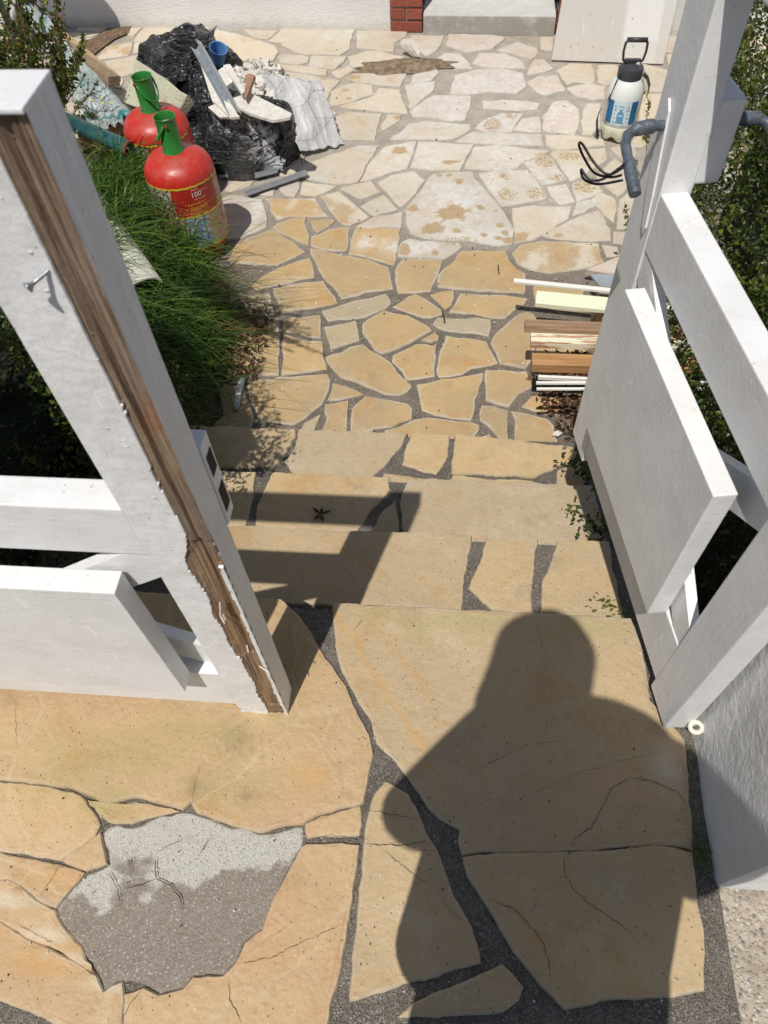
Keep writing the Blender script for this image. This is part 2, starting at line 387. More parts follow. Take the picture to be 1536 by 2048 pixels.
# ------------------------------------------------------------------ paving
STONES = [
('patio','o',[(-1.054,2.335),(-0.999,2.45),(-0.921,2.519),(-0.81,2.548),(-0.766,2.541),(-0.751,2.467),(-0.71,2.186),(-0.77,2.184),(-0.887,2.172),(-1.045,2.147),(-1.077,2.146),(-1.09,2.248)]),
('patio','o',[(-0.746,2.538),(-0.581,2.574),(-0.56,2.424),(-0.609,2.426),(-0.668,2.445),(-0.731,2.459)]),
('patio','o',[(-0.733,2.447),(-0.676,2.42),(-0.623,2.404),(-0.551,2.4),(-0.535,2.306),(-0.507,2.229),(-0.569,2.21),(-0.7,2.186)]),
('patio','o',[(-0.83,2.141),(-0.704,2.177),(-0.567,2.195),(-0.504,2.203),(-0.488,2.165),(-0.484,2.107),(-0.503,2.029),(-0.538,1.986),(-0.568,1.943),(-0.609,1.908),(-0.683,1.922),(-0.756,1.925),(-0.776,1.983),(-0.814,2.044),(-0.833,2.115)]),
('patio','o',[(-1.093,2.121),(-0.933,2.132),(-0.881,2.113),(-0.851,2.114),(-0.822,2.044),(-0.77,1.949),(-0.776,1.868),(-0.876,1.857),(-1.029,1.85)]),
('patio','o',[(-0.473,2.151),(-0.41,2.128),(-0.338,2.088),(-0.393,2.068),(-0.487,2.05)]),
('patio','o',[(-0.493,2.025),(-0.399,2.052),(-0.393,1.985),(-0.384,1.862),(-0.495,1.87),(-0.477,1.951),(-0.489,1.981)]),
('patio','g',[(-0.501,1.973),(-0.518,1.872),(-0.579,1.876),(-0.565,1.92)]),
('patio','o',[(-0.33,2.079),(-0.269,2.067),(-0.219,2.061),(-0.156,2.041),(-0.132,2.02),(-0.131,1.963),(-0.18,1.937),(-0.208,1.915),(-0.265,1.904),(-0.303,1.879),(-0.374,1.871),(-0.381,1.953),(-0.379,2.013)]),
('patio','o',[(-0.527,2.303),(-0.459,2.332),(-0.425,2.372),(-0.369,2.39),(-0.33,2.352),(-0.278,2.311),(-0.234,2.271),(-0.204,2.22),(-0.17,2.177),(-0.14,2.142),(-0.16,2.113),(-0.19,2.09),(-0.221,2.089),(-0.255,2.093),(-0.332,2.131),(-0.387,2.161),(-0.442,2.181),(-0.473,2.214),(-0.518,2.276)]),
('patio','g',[(-0.556,2.493),(-0.418,2.543),(-0.4,2.478),(-0.386,2.41),(-0.51,2.348),(-0.54,2.433)]),
('patio','g',[(-0.582,2.602),(-0.473,2.657),(-0.429,2.68),(-0.361,2.7),(-0.294,2.73),(-0.268,2.685),(-0.268,2.659),(-0.286,2.628),(-0.34,2.588),(-0.372,2.566),(-0.456,2.551),(-0.541,2.531)]),
('patio','o',[(-0.385,2.519),(-0.333,2.58),(-0.296,2.611),(-0.25,2.595),(-0.186,2.58),(-0.142,2.548),(-0.093,2.516),(-0.071,2.484),(-0.131,2.434),(-0.188,2.382),(-0.24,2.351),(-0.285,2.329),(-0.317,2.357),(-0.352,2.415),(-0.381,2.464)]),
('patio','o',[(-0.261,2.642),(-0.228,2.669),(-0.191,2.713),(-0.158,2.732),(-0.11,2.698),(-0.062,2.656),(-0.024,2.614),(-0.032,2.589),(-0.082,2.571),(-0.115,2.57),(-0.173,2.597),(-0.225,2.617)]),
('patio','o',[(-0.091,2.725),(-0.043,2.749),(0.019,2.764),(0.019,2.702),(0.006,2.654),(-0.019,2.627),(-0.058,2.682)]),
('patio','o',[(0.046,2.738),(0.146,2.732),(0.249,2.736),(0.355,2.711),(0.331,2.667),(0.294,2.632),(0.252,2.577),(0.191,2.579),(0.108,2.601),(-0.002,2.607),(0.022,2.667)]),
('patio','g',[(-0.074,2.529),(-0.054,2.571),(0.025,2.565),(0.119,2.577),(0.185,2.566),(0.188,2.513),(0.177,2.458),(0.103,2.474),(-0.006,2.482),(-0.045,2.501)]),
('patio','o',[(-0.011,2.458),(0.082,2.445),(0.169,2.424),(0.19,2.355),(0.216,2.291),(0.168,2.274),(0.105,2.257),(0.064,2.222),(0.012,2.202),(-0.035,2.2),(-0.042,2.241),(-0.039,2.316),(-0.02,2.41)]),
('patio','o',[(-0.119,2.422),(-0.058,2.474),(-0.039,2.449),(-0.043,2.427),(-0.075,2.41)]),
('patio','o',[(-0.233,2.325),(-0.186,2.361),(-0.14,2.398),(-0.069,2.391),(-0.05,2.405),(-0.048,2.308),(-0.048,2.205),(-0.113,2.19),(-0.167,2.178),(-0.189,2.228),(-0.235,2.286)]),
('patio','o',[(0.19,2.441),(0.234,2.514),(0.268,2.556),(0.308,2.607),(0.347,2.621),(0.379,2.61),(0.394,2.552),(0.377,2.4),(0.352,2.3),(0.33,2.262),(0.262,2.278),(0.223,2.291),(0.206,2.355),(0.185,2.417)]),
('patio','o',[(-0.124,2.157),(-0.054,2.174),(0.064,2.208),(0.152,2.233),(0.137,2.153),(0.117,2.074),(0.106,1.968),(0.039,1.972),(-0.037,1.983),(-0.093,2.011),(-0.109,2.072)]),
('patio','o',[(0.159,2.248),(0.334,2.247),(0.341,2.211),(0.358,2.197),(0.352,2.154),(0.3,2.116),(0.258,2.042),(0.213,2.051),(0.16,2.076),(0.16,2.161)]),
('patio','o',[(0.145,2.048),(0.188,2.046),(0.253,2.022),(0.249,1.945),(0.25,1.873),(0.233,1.847),(0.187,1.916),(0.138,1.966),(0.133,2.006)]),
('patio','o',[(-0.237,1.894),(-0.178,1.917),(-0.126,1.955),(-0.061,1.973),(-0.001,1.963),(0.098,1.957),(0.138,1.94),(0.141,1.914),(0.109,1.845),(-0.007,1.844),(-0.13,1.85),(-0.224,1.856)]),
('patio','o',[(0.177,1.902),(0.218,1.84),(0.119,1.839)]),
('patio','o',[(0.263,2.022),(0.337,2.011),(0.409,1.984),(0.432,1.952),(0.44,1.831),(0.259,1.836),(0.278,1.92)]),
('patio','o',[(0.35,2.111),(0.466,2.109),(0.485,2.021),(0.435,2.006),(0.362,2.023),(0.306,2.047),(0.329,2.076)]),
('patio','o',[(0.381,2.8),(0.535,2.813),(0.606,2.779),(0.611,2.633),(0.524,2.639),(0.384,2.652)]),
('patio','o',[(0.41,2.561),(0.595,2.567),(0.582,2.264),(0.351,2.266),(0.382,2.4)]),
('patio','o',[(-1.072,3.081),(-1.02,3.143),(-0.911,3.213),(-0.866,3.177),(-0.718,3.033),(-0.838,2.927),(-1.061,2.932),(-1.092,2.96)]),
('patio','o',[(-0.913,3.229),(-0.857,3.284),(-0.756,3.323),(-0.745,3.243),(-0.716,3.16),(-0.708,3.088),(-0.762,3.118),(-0.833,3.168)]),
('patio','o',[(-0.726,3.297),(-0.597,3.299),(-0.627,3.25),(-0.679,3.186),(-0.708,3.233)]),
('patio','h',[(-0.996,3.482),(-0.835,3.482),(-0.733,3.488),(-0.694,3.418),(-0.642,3.331),(-0.761,3.334),(-0.838,3.327),(-0.901,3.294),(-0.952,3.381),(-0.955,3.42)]),
('patio','h',[(-0.706,3.514),(-0.611,3.556),(-0.542,3.476),(-0.43,3.329),(-0.46,3.301),(-0.519,3.257),(-0.551,3.262),(-0.606,3.342),(-0.656,3.43)]),
('patio','o',[(-0.701,3.16),(-0.611,3.224),(-0.524,3.241),(-0.516,3.143),(-0.516,3.052),(-0.577,3.046),(-0.635,3.06),(-0.692,3.083)]),
('patio','o',[(-0.488,3.237),(-0.259,3.239),(-0.264,3.107),(-0.274,2.941),(-0.368,2.977),(-0.419,3.005),(-0.503,3.018),(-0.5,3.133)]),
('patio','o',[(-0.7,3.063),(-0.634,3.055),(-0.53,3.012),(-0.405,2.986),(-0.297,2.926),(-0.279,2.847),(-0.265,2.769),(-0.388,2.735),(-0.499,2.685),(-0.544,2.766),(-0.6,2.838),(-0.632,2.894),(-0.675,2.989)]),
('patio','o',[(-0.896,2.84),(-0.829,2.908),(-0.756,2.953),(-0.69,2.989),(-0.66,2.922),(-0.645,2.837),(-0.712,2.822),(-0.824,2.773),(-0.908,2.739),(-0.939,2.774)]),
('patio','o',[(-0.833,2.75),(-0.731,2.789),(-0.597,2.815),(-0.552,2.739),(-0.513,2.656),(-0.624,2.618),(-0.763,2.58),(-0.793,2.652),(-0.822,2.705)]),
('patio','g',[(-0.998,2.709),(-0.847,2.731),(-0.829,2.696),(-0.792,2.574),(-0.905,2.562)]),
('patio','w',[(-1.217,3.502),(-1.178,3.514),(-1.092,3.492),(-1.015,3.476),(-0.991,3.414),(-0.957,3.315),(-0.946,3.234),(-0.991,3.196),(-1.077,3.137),(-1.176,3.12),(-1.272,3.444)]),
('patio','p',[(-0.481,3.421),(-0.375,3.524),(-0.331,3.468),(-0.287,3.396),(-0.399,3.34),(-0.426,3.356)]),
('patio','p',[(-0.607,3.585),(-0.453,3.658),(-0.391,3.553),(-0.484,3.489),(-0.548,3.534)]),
('patio','p',[(-0.818,3.642),(-0.742,3.631),(-0.63,3.603),(-0.69,3.543),(-0.733,3.514),(-0.812,3.53)]),
('patio','p',[(-0.86,3.789),(-0.791,3.846),(-0.661,3.93),(-0.542,4.009),(-0.439,4.009),(-0.473,3.873),(-0.52,3.651),(-0.625,3.62),(-0.724,3.649),(-0.831,3.684),(-0.855,3.708)]),
('patio','p',[(-0.967,3.845),(-0.936,3.87),(-0.86,3.858),(-0.87,3.757),(-0.881,3.696),(-0.952,3.707)]),
('patio','k',[(-0.948,3.659),(-0.865,3.684),(-0.838,3.636),(-0.832,3.553),(-0.839,3.505),(-0.894,3.518),(-0.939,3.587)]),
('patio','p',[(-1.072,3.527),(-1.012,3.61),(-0.961,3.635),(-0.958,3.517)]),
('patio','p',[(-1.211,3.644),(-1.089,3.657),(-1.101,3.609),(-1.185,3.549),(-1.229,3.56)]),
('patio','p',[(-0.406,3.996),(-0.316,4.029),(-0.226,4.063),(-0.243,3.913),(-0.262,3.781),(-0.339,3.75),(-0.429,3.688),(-0.507,3.651),(-0.475,3.823)]),
('patio','p',[(-0.411,3.64),(-0.343,3.713),(-0.23,3.75),(-0.212,3.744),(-0.161,3.667),(-0.207,3.538),(-0.263,3.424),(-0.283,3.435),(-0.342,3.525)]),
('patio','p',[(-0.41,3.323),(-0.26,3.38),(-0.261,3.249),(-0.486,3.245)]),
('patio','w',[(-0.123,3.721),(-0.003,3.746),(0.091,3.747),(0.105,3.681),(0.171,3.554),(0.24,3.421),(0.282,3.303),(0.302,3.23),(0.291,3.119),(0.23,3.098),(0.158,3.116),(0.072,3.144),(-0.02,3.143),(-0.143,3.16),(-0.208,3.2),(-0.237,3.273),(-0.244,3.38),(-0.234,3.425),(-0.182,3.55)]),
('patio','w',[(-0.258,3.107),(-0.217,3.149),(-0.111,3.131),(0.036,3.118),(0.049,3.084),(0.002,3.024),(-0.033,2.994),(-0.166,3.001),(-0.26,3.008)]),
('patio','o',[(-0.235,2.988),(-0.042,2.989),(-0.059,2.88),(-0.089,2.752),(-0.164,2.741),(-0.239,2.734),(-0.26,2.829),(-0.268,2.903)]),
('patio','o',[(0.043,3.054),(0.122,3.061),(0.254,3.064),(0.279,2.982),(0.31,2.926),(0.35,2.89),(0.34,2.75),(0.249,2.756),(0.135,2.758),(-0.061,2.784),(-0.059,2.871),(-0.002,2.957)]),
('patio','w',[(0.124,3.729),(0.264,3.767),(0.384,3.768),(0.421,3.684),(0.455,3.58),(0.477,3.501),(0.387,3.472),(0.247,3.426),(0.196,3.543)]),
('patio','p',[(0.297,3.411),(0.405,3.439),(0.593,3.426),(0.574,3.329),(0.47,3.223),(0.394,3.151),(0.306,3.119),(0.308,3.21),(0.301,3.293)]),
('patio','p',[(0.437,3.192),(0.564,3.304),(0.728,3.406),(0.753,3.321),(0.771,3.253),(0.766,3.158),(0.634,3.149),(0.523,3.16)]),
('patio','h',[(0.288,3.043),(0.329,3.11),(0.434,3.145),(0.704,3.13),(0.719,2.989),(0.642,2.944),(0.555,2.917),(0.462,2.896),(0.386,2.913),(0.309,2.967)]),
('patio','p',[(0.719,3.124),(0.796,3.106),(0.805,3.035),(0.73,3.027)]),
('patio','p',[(0.626,3.477),(0.694,3.493),(0.723,3.442),(0.591,3.34)]),
('patio','p',[(0.698,3.486),(0.75,3.561),(0.821,3.51),(0.819,3.408),(0.795,3.294),(0.75,3.378)]),
('patio','p',[(0.845,3.502),(0.914,3.593),(1.004,3.572),(0.948,3.256),(0.803,3.253),(0.824,3.379)]),
('patio','p',[(0.785,3.226),(0.921,3.235),(0.892,3.121),(0.776,3.138)]),
('patio','p',[(0.621,3.651),(0.701,3.691),(0.749,3.645),(0.764,3.576),(0.687,3.515),(0.626,3.485),(0.611,3.567)]),
('patio','w',[(0.367,3.841),(0.495,3.917),(0.529,3.867),(0.579,3.674),(0.499,3.634),(0.456,3.626),(0.407,3.72)]),
('patio','p',[(0.481,3.611),(0.585,3.635),(0.617,3.477),(0.54,3.447),(0.494,3.535)]),
('patio','p',[(0.1,4.0),(0.243,4.018),(0.515,3.959),(0.487,3.925),(0.385,3.866),(0.33,3.792),(0.205,3.766),(0.053,3.789)]),
('patio','p',[(0.514,3.934),(0.543,3.968),(0.696,3.968),(0.815,3.994),(0.813,3.877),(0.696,3.738),(0.604,3.659),(0.561,3.818)]),
('patio','p',[(0.842,3.995),(0.971,4.021),(0.979,3.936),(0.936,3.829),(0.871,3.919)]),
('patio','p',[(0.746,3.707),(0.798,3.803),(0.858,3.885),(0.919,3.796),(0.921,3.662),(0.867,3.555),(0.839,3.525),(0.789,3.614),(0.759,3.66)]),
('patio','p',[(-0.214,4.052),(0.096,4.018),(0.06,3.897),(0.026,3.757),(-0.073,3.764),(-0.245,3.779)]),
('patio','p',[(-0.377,4.078),(-0.273,4.252),(-0.187,4.28),(0.074,4.242),(0.075,4.178),(-0.018,4.084),(-0.13,4.079)]),
('patio','w',[(-0.007,4.052),(0.094,4.16),(0.245,4.142),(0.469,4.133),(0.482,4.019),(0.28,4.018),(0.105,4.035)]),
('patio','p',[(0.496,4.124),(0.662,4.125),(0.805,4.081),(0.818,4.02),(0.698,3.994),(0.552,3.968),(0.5,4.019)]),
('patio','k',[(0.103,4.196),(0.151,4.289),(0.257,4.365),(0.382,4.364),(0.341,4.252),(0.311,4.16),(0.198,4.142)]),
('patio','w',[(0.321,4.178),(0.371,4.307),(0.477,4.326),(0.479,4.16)]),
('patio','k',[(0.489,4.178),(0.496,4.326),(0.562,4.499),(0.641,4.518),(0.702,4.42),(0.694,4.251),(0.662,4.125)]),
('patio','k',[(0.141,4.521),(0.348,4.52),(0.483,4.48),(0.462,4.421),(0.393,4.402),(0.151,4.423)]),
('patio','k',[(-0.281,4.39),(-0.206,4.523),(-0.14,4.584),(0.078,4.567),(0.072,4.462),(0.058,4.375),(0.045,4.289),(-0.042,4.275),(-0.152,4.318),(-0.263,4.333)]),
('patio','k',[(-0.143,5.071),(-0.105,5.131),(0.0,5.121),(0.042,5.034),(0.082,4.915),(-0.02,4.925)]),
('patio','k',[(0.098,4.899),(0.254,4.919),(0.397,4.851),(0.412,4.682),(0.35,4.6),(0.201,4.622),(0.03,4.582),(-0.05,4.603),(-0.025,4.835)]),
('patio','k',[(-0.08,5.402),(0.207,5.386),(0.292,5.347),(0.209,5.187),(0.136,5.171),(0.04,5.137),(-0.092,5.246)]),
('patio','k',[(0.236,5.169),(0.367,5.285),(0.492,5.188),(0.5,5.118),(0.455,5.039),(0.341,5.121)]),
('patio','k',[(0.076,4.988),(0.129,5.124),(0.288,5.121),(0.392,5.028),(0.409,4.917),(0.254,4.93),(0.15,4.942)]),
('patio','k',[(0.417,4.83),(0.465,5.027),(0.528,5.037),(0.584,4.914),(0.52,4.871)]),
('patio','k',[(0.414,4.744),(0.477,4.807),(0.6,4.827),(0.639,4.639),(0.527,4.579),(0.469,4.62)]),
('patio','p',[(0.603,4.892),(0.691,4.979),(0.823,4.966),(0.828,4.782),(0.813,4.72),(0.705,4.741),(0.652,4.7)]),
('patio','k',[(0.65,4.659),(0.783,4.72),(0.878,4.678),(0.865,4.537),(0.796,4.517),(0.702,4.558)]),
('patio','p',[(0.863,4.954),(0.975,4.953),(0.972,4.823),(0.961,4.718),(0.88,4.698),(0.839,4.74)]),
('patio','p',[(0.521,5.355),(0.612,5.353),(0.586,5.163),(0.519,5.187)]),
('patio','p',[(1.129,4.972),(1.269,4.883),(1.289,4.819),(1.253,4.634),(1.135,4.615),(1.146,4.863)]),
('patio','p',[(1.343,5.349),(1.427,5.347),(1.364,5.126),(1.292,5.127)]),
('patio','p',[(1.291,5.081),(1.36,5.103),(1.329,4.958),(1.291,4.97)]),
('patio','p',[(0.754,4.478),(0.831,4.478),(0.808,4.215),(0.754,4.125),(0.699,4.125),(0.717,4.363)]),
('patio','p',[(1.084,4.595),(1.248,4.594),(1.186,4.287),(1.109,4.125),(1.02,4.215)]),
('patio','p',[(1.01,4.125),(1.085,4.073),(1.022,4.004),(0.933,4.003)]),
('patio','p',[(-2.23,5.558),(-1.726,5.559),(-1.792,5.431),(-1.81,5.355),(-1.999,5.41),(-2.101,5.348),(-2.244,5.351)]),
('patio','p',[(-1.717,5.52),(-1.523,5.438),(-1.237,5.257),(-1.199,5.159),(-1.222,5.03),(-1.483,5.058),(-1.631,5.227),(-1.78,5.38)]),
('patio','p',[(-1.503,5.514),(-1.254,5.495),(-1.302,5.369),(-1.397,5.384)]),
('patio','p',[(-1.232,5.508),(-1.188,5.525),(-1.129,5.48),(-1.152,5.292),(-1.293,5.319)]),
('patio','p',[(-1.183,5.509),(-0.722,5.498),(-0.735,5.295),(-0.725,5.204),(-0.783,5.125),(-1.05,5.139),(-1.197,5.268)]),
('patio','p',[(-1.19,5.123),(-1.048,5.121),(-0.98,5.085),(-0.984,5.024),(-1.045,4.99),(-1.165,5.018)]),
('patio','p',[(-0.971,5.111),(-0.739,5.098),(-0.747,5.029),(-0.793,4.927),(-0.972,4.964)]),
('patio','p',[(-1.026,4.973),(-0.839,4.911),(-0.838,4.836),(-1.012,4.88),(-1.186,4.95),(-1.178,4.997)]),
('patio','p',[(-0.811,4.877),(-0.708,4.968),(-0.67,4.909),(-0.753,4.794)]),
('patio','p',[(-1.222,4.916),(-1.01,4.863),(-0.743,4.775),(-0.789,4.635),(-0.813,4.482),(-0.915,4.528),(-1.177,4.654)]),
('patio','p',[(-0.702,5.473),(-0.36,5.465),(-0.372,5.38),(-0.441,5.29),(-0.436,5.163),(-0.558,5.192),(-0.681,5.222)]),
('patio','p',[(-0.726,5.098),(-0.606,5.175),(-0.54,5.174),(-0.437,5.119),(-0.354,5.083),(-0.464,5.042),(-0.57,4.958),(-0.631,4.917),(-0.702,4.985)]),
('patio','p',[(-0.331,5.398),(-0.113,5.375),(-0.126,5.265),(-0.163,5.159),(-0.208,5.089),(-0.26,5.16),(-0.317,5.287)]),
('patio','p',[(-0.723,4.81),(-0.658,4.875),(-0.534,4.907),(-0.358,4.896),(-0.332,4.855),(-0.36,4.694),(-0.518,4.727),(-0.647,4.761)]),
('patio','p',[(-0.781,4.635),(-0.72,4.713),(-0.637,4.745),(-0.54,4.712),(-0.515,4.602),(-0.652,4.511),(-0.774,4.444)]),
('patio','p',[(-0.714,4.451),(-0.526,4.556),(-0.49,4.672),(-0.42,4.663),(-0.365,4.647),(-0.294,4.361),(-0.414,4.376),(-0.605,4.421)]),
('patio','p',[(-0.33,4.71),(-0.147,4.756),(-0.15,4.645),(-0.221,4.523),(-0.282,4.405)]),
('patio','k',[(-0.291,4.838),(-0.156,4.986),(-0.128,4.869),(-0.171,4.772),(-0.3,4.725)]),
('patio','p',[(-0.438,4.22),(-0.412,4.355),(-0.337,4.347),(-0.334,4.29),(-0.43,4.171)]),
('patio','p',[(-0.742,4.305),(-0.653,4.384),(-0.45,4.362),(-0.464,4.178),(-0.462,4.069),(-0.657,4.082)]),
('patio','p',[(-0.792,4.407),(-0.713,4.377),(-0.751,4.319)]),
('patio','p',[(-2.324,5.547),(-2.242,5.559),(-2.266,5.428),(-2.312,5.442)]),
('patio','h',[(-2.43,5.072),(-2.408,5.267),(-2.24,5.339),(-2.219,5.141)]),
('patio','p',[(-2.353,5.047),(-2.078,5.175),(-2.057,4.927),(-2.223,4.805)]),
('patio','p',[(-2.229,5.326),(-2.098,5.336),(-2.1,5.212),(-2.191,5.165)]),
('patio','p',[(-2.744,5.491),(-2.524,5.486),(-2.568,5.435),(-2.733,5.439)]),
('patio','p',[(-2.714,5.583),(-2.495,5.591),(-2.517,5.504),(-2.698,5.517)]),
('patio','p',[(-2.709,5.387),(-2.536,5.409),(-2.599,5.27)]),
('patio','p',[(-2.227,4.783),(-2.159,4.815),(-2.132,4.683),(-2.193,4.706)]),
('patio','p',[(-1.464,5.022),(-1.225,4.984),(-1.242,4.894),(-1.422,4.919)]),
('tread3','o',[(-0.973,1.74),(-0.552,1.74),(-0.54,1.701),(-0.565,1.625),(-0.588,1.572),(-0.677,1.548),(-0.925,1.536)]),
('tread3','g',[(-0.535,1.74),(-0.132,1.74),(-0.154,1.67),(-0.2,1.59),(-0.245,1.524),(-0.345,1.519),(-0.52,1.53),(-0.564,1.586),(-0.538,1.653)]),
('tread3','o',[(-0.116,1.74),(0.017,1.74),(0.019,1.639),(-0.021,1.553),(-0.067,1.564),(-0.144,1.592),(-0.134,1.671)]),
('tread3','o',[(0.038,1.74),(0.456,1.7),(0.483,1.66),(0.319,1.557),(0.152,1.558),(0.029,1.562)]),
('tread3','o',[(0.399,1.592),(0.491,1.641),(0.49,1.504),(0.385,1.504)]),
('tread3','o',[(0.034,1.547),(0.309,1.544),(0.346,1.503),(0.035,1.5)]),
('tread3','o',[(-0.207,1.548),(-0.016,1.535),(0.005,1.511),(-0.204,1.513)]),
('tread2','o',[(-0.725,1.405),(-0.625,1.405),(-0.604,1.405),(-0.595,1.309),(-0.596,1.189),(-0.685,1.184)]),
('tread2','o',[(-0.547,1.405),(-0.169,1.405),(-0.161,1.352),(-0.213,1.272),(-0.259,1.19),(-0.471,1.19),(-0.57,1.195),(-0.576,1.276)]),
('tread2','g',[(-0.11,1.405),(0.468,1.405),(0.499,1.169),(0.122,1.166),(-0.105,1.173),(-0.129,1.298)]),
('tread2','o',[(-0.143,1.32),(-0.118,1.172),(-0.222,1.177),(-0.178,1.274)]),
('tread1','o',[(-0.596,1.085),(-0.108,1.085),(0.088,1.085),(0.077,1.01),(0.07,0.94),(0.064,0.856),(-0.241,0.854),(-0.466,0.846),(-0.559,0.853)]),
('tread1','o',[(0.126,1.085),(0.264,1.085),(0.25,0.984),(0.241,0.85),(0.14,0.86),(0.078,0.923),(0.111,1.012)]),
('tread1','o',[(0.321,1.085),(0.454,1.085),(0.467,0.847),(0.362,0.845),(0.259,0.847),(0.27,0.951)]),
('landing','L',[(-1.47,0.772),(-0.801,0.772),(-0.366,0.772),(-0.326,0.741),(-0.285,0.693),(-0.249,0.641),(-0.192,0.574),(-0.158,0.51),(-0.13,0.469),(-0.119,0.429),(-0.125,0.379),(-0.129,0.338),(-0.135,0.333),(-0.214,0.309),(-0.243,0.289),(-0.279,0.284),(-0.325,0.269),(-0.381,0.277),(-0.454,0.294),(-0.472,0.314),(-0.485,0.299),(-0.527,0.306),(-0.586,0.315),(-0.648,0.3),(-0.695,0.316),(-0.724,0.325),(-0.878,0.33),(-1.236,0.323)]),
('landing','o',[(-0.686,0.305),(-0.641,0.294),(-0.584,0.307),(-0.531,0.301),(-0.489,0.294),(-0.55,0.278),(-0.581,0.263),(-0.617,0.262),(-0.661,0.285)]),
('landing','L',[(-1.22,0.301),(-0.875,0.322),(-0.795,0.321),(-0.719,0.313),(-0.69,0.3),(-0.666,0.28),(-0.646,0.258),(-0.65,0.238),(-0.7,0.192),(-0.759,0.195),(-0.826,0.2),(-1.154,0.179)]),
('landing','L',[(-0.638,0.243),(-0.61,0.192),(-0.644,0.177),(-0.695,0.189),(-0.667,0.216)]),
('landing','L',[(-1.15,0.172),(-0.824,0.194),(-0.761,0.187),(-0.699,0.18),(-0.65,0.171),(-0.665,0.149),(-0.677,0.128),(-0.683,0.112),(-0.724,0.124),(-0.76,0.144),(-0.793,0.152),(-1.126,0.128)]),
('landing','L',[(-1.124,0.124),(-0.791,0.148),(-0.763,0.14),(-0.727,0.119),(-0.683,0.105),(-0.66,0.08),(-0.618,0.052),(-0.603,0.034),(-0.579,0.016),(-0.621,0.033),(-0.674,0.053),(-0.724,0.062),(-0.78,0.083),(-1.098,0.076)]),
('landing','L',[(-1.094,0.068),(-0.778,0.079),(-0.697,0.05),(-0.62,0.029),(-0.575,0.012),(-0.554,-0.012),(-0.526,0.005),(-0.517,-0.014),(-0.504,-0.083),(-0.584,-0.079),(-0.616,-0.061),(-0.684,-0.045),(-0.733,-0.035),(-1.03,-0.051)]),
('landing','L',[(-0.515,-0.011),(-0.484,-0.0),(-0.455,-0.009),(-0.413,0.004),(-0.4,0.023),(-0.348,0.029),(-0.329,0.049),(-0.317,0.082),(-0.289,0.103),(-0.279,0.148),(-0.262,0.19),(-0.238,0.247),(-0.23,0.252),(-0.13,0.257),(-0.132,0.226),(-0.133,0.168),(-0.138,0.108),(-0.142,0.062),(-0.153,0.014),(-0.157,-0.025),(-0.156,-0.065),(-0.497,-0.093)]),
('landing','L',[(-0.237,0.287),(-0.208,0.304),(-0.135,0.327),(-0.129,0.297),(-0.132,0.276),(-0.185,0.273),(-0.231,0.265)]),
('landing','R',[(-0.242,0.772),(-0.085,0.772),(0.144,0.772),(0.312,0.772),(0.436,0.772),(0.453,0.695),(0.454,0.582),(0.493,0.531),(0.512,0.501),(0.507,0.422),(0.497,0.294),(0.468,0.3),(0.418,0.299),(0.316,0.282),(0.249,0.275),(0.097,0.262),(0.068,0.255),(0.06,0.279),(0.062,0.299),(0.023,0.316),(0.001,0.334),(-0.028,0.368),(-0.051,0.399),(-0.075,0.424),(-0.112,0.455),(-0.127,0.5),(-0.167,0.557),(-0.181,0.574),(-0.202,0.608),(-0.224,0.666),(-0.232,0.715)]),
('landing','R',[(0.068,0.251),(0.097,0.258),(0.249,0.272),(0.315,0.278),(0.417,0.295),(0.467,0.296),(0.496,0.29),(0.494,0.227),(0.491,0.14),(0.481,0.071),(0.43,0.058),(0.304,0.045),(0.244,0.026),(0.232,0.036),(0.204,0.059),(0.179,0.086),(0.154,0.114),(0.123,0.159),(0.101,0.189),(0.077,0.221)]),
('landing','R',[(-0.088,0.378),(-0.041,0.357),(-0.02,0.323),(0.003,0.28),(0.025,0.248),(0.052,0.186),(0.087,0.136),(0.102,0.083),(0.017,0.056),(-0.075,0.026),(-0.121,0.01),(-0.122,0.087),(-0.12,0.196),(-0.119,0.291),(-0.11,0.347)]),
('landing','R',[(-0.04,-0.006),(-0.013,0.015),(0.042,0.039),(0.102,0.067),(0.14,0.084),(0.158,0.069),(0.174,0.053),(0.167,0.033),(0.139,0.015),(0.066,0.004)]),
('patch','c',[(-0.618,0.26),(-0.581,0.26),(-0.54,0.277),(-0.484,0.295),(-0.453,0.292),(-0.38,0.274),(-0.325,0.267),(-0.242,0.286),(-0.237,0.258),(-0.264,0.191),(-0.28,0.149),(-0.291,0.104),(-0.319,0.083),(-0.33,0.05),(-0.349,0.03),(-0.401,0.024),(-0.414,0.004),(-0.455,-0.008),(-0.485,0.003),(-0.522,0.007),(-0.555,-0.01),(-0.577,0.016),(-0.618,0.052),(-0.66,0.08),(-0.682,0.109),(-0.665,0.149),(-0.643,0.172),(-0.607,0.19),(-0.636,0.243)]),
('patio','p',[(-2.906,3.504),(-2.893,3.497),(-2.426,3.62),(-2.373,3.697),(-2.43,3.803),(-2.761,3.9),(-2.941,3.604)]),
('patio','p',[(-1.613,3.838),(-1.55,4.045),(-1.67,4.287),(-1.961,3.92),(-1.963,3.83)]),
('patio','p',[(-4.2,5.158),(-4.2,4.757),(-4.075,4.757),(-3.979,5.101),(-4.003,5.185)]),
('patio','p',[(2.6,3.474),(2.6,3.547),(2.582,3.501)]),
('patio','p',[(1.855,3.64),(1.839,3.661),(1.415,3.624),(1.324,3.308),(1.349,3.264),(1.481,3.211),(1.767,3.344)]),
('patio','p',[(-1.652,4.455),(-1.271,4.756),(-1.265,4.806),(-1.596,5.035),(-1.815,4.682)]),
('patio','p',[(2.161,5.58),(1.508,5.58),(1.642,5.382),(2.017,5.398)]),
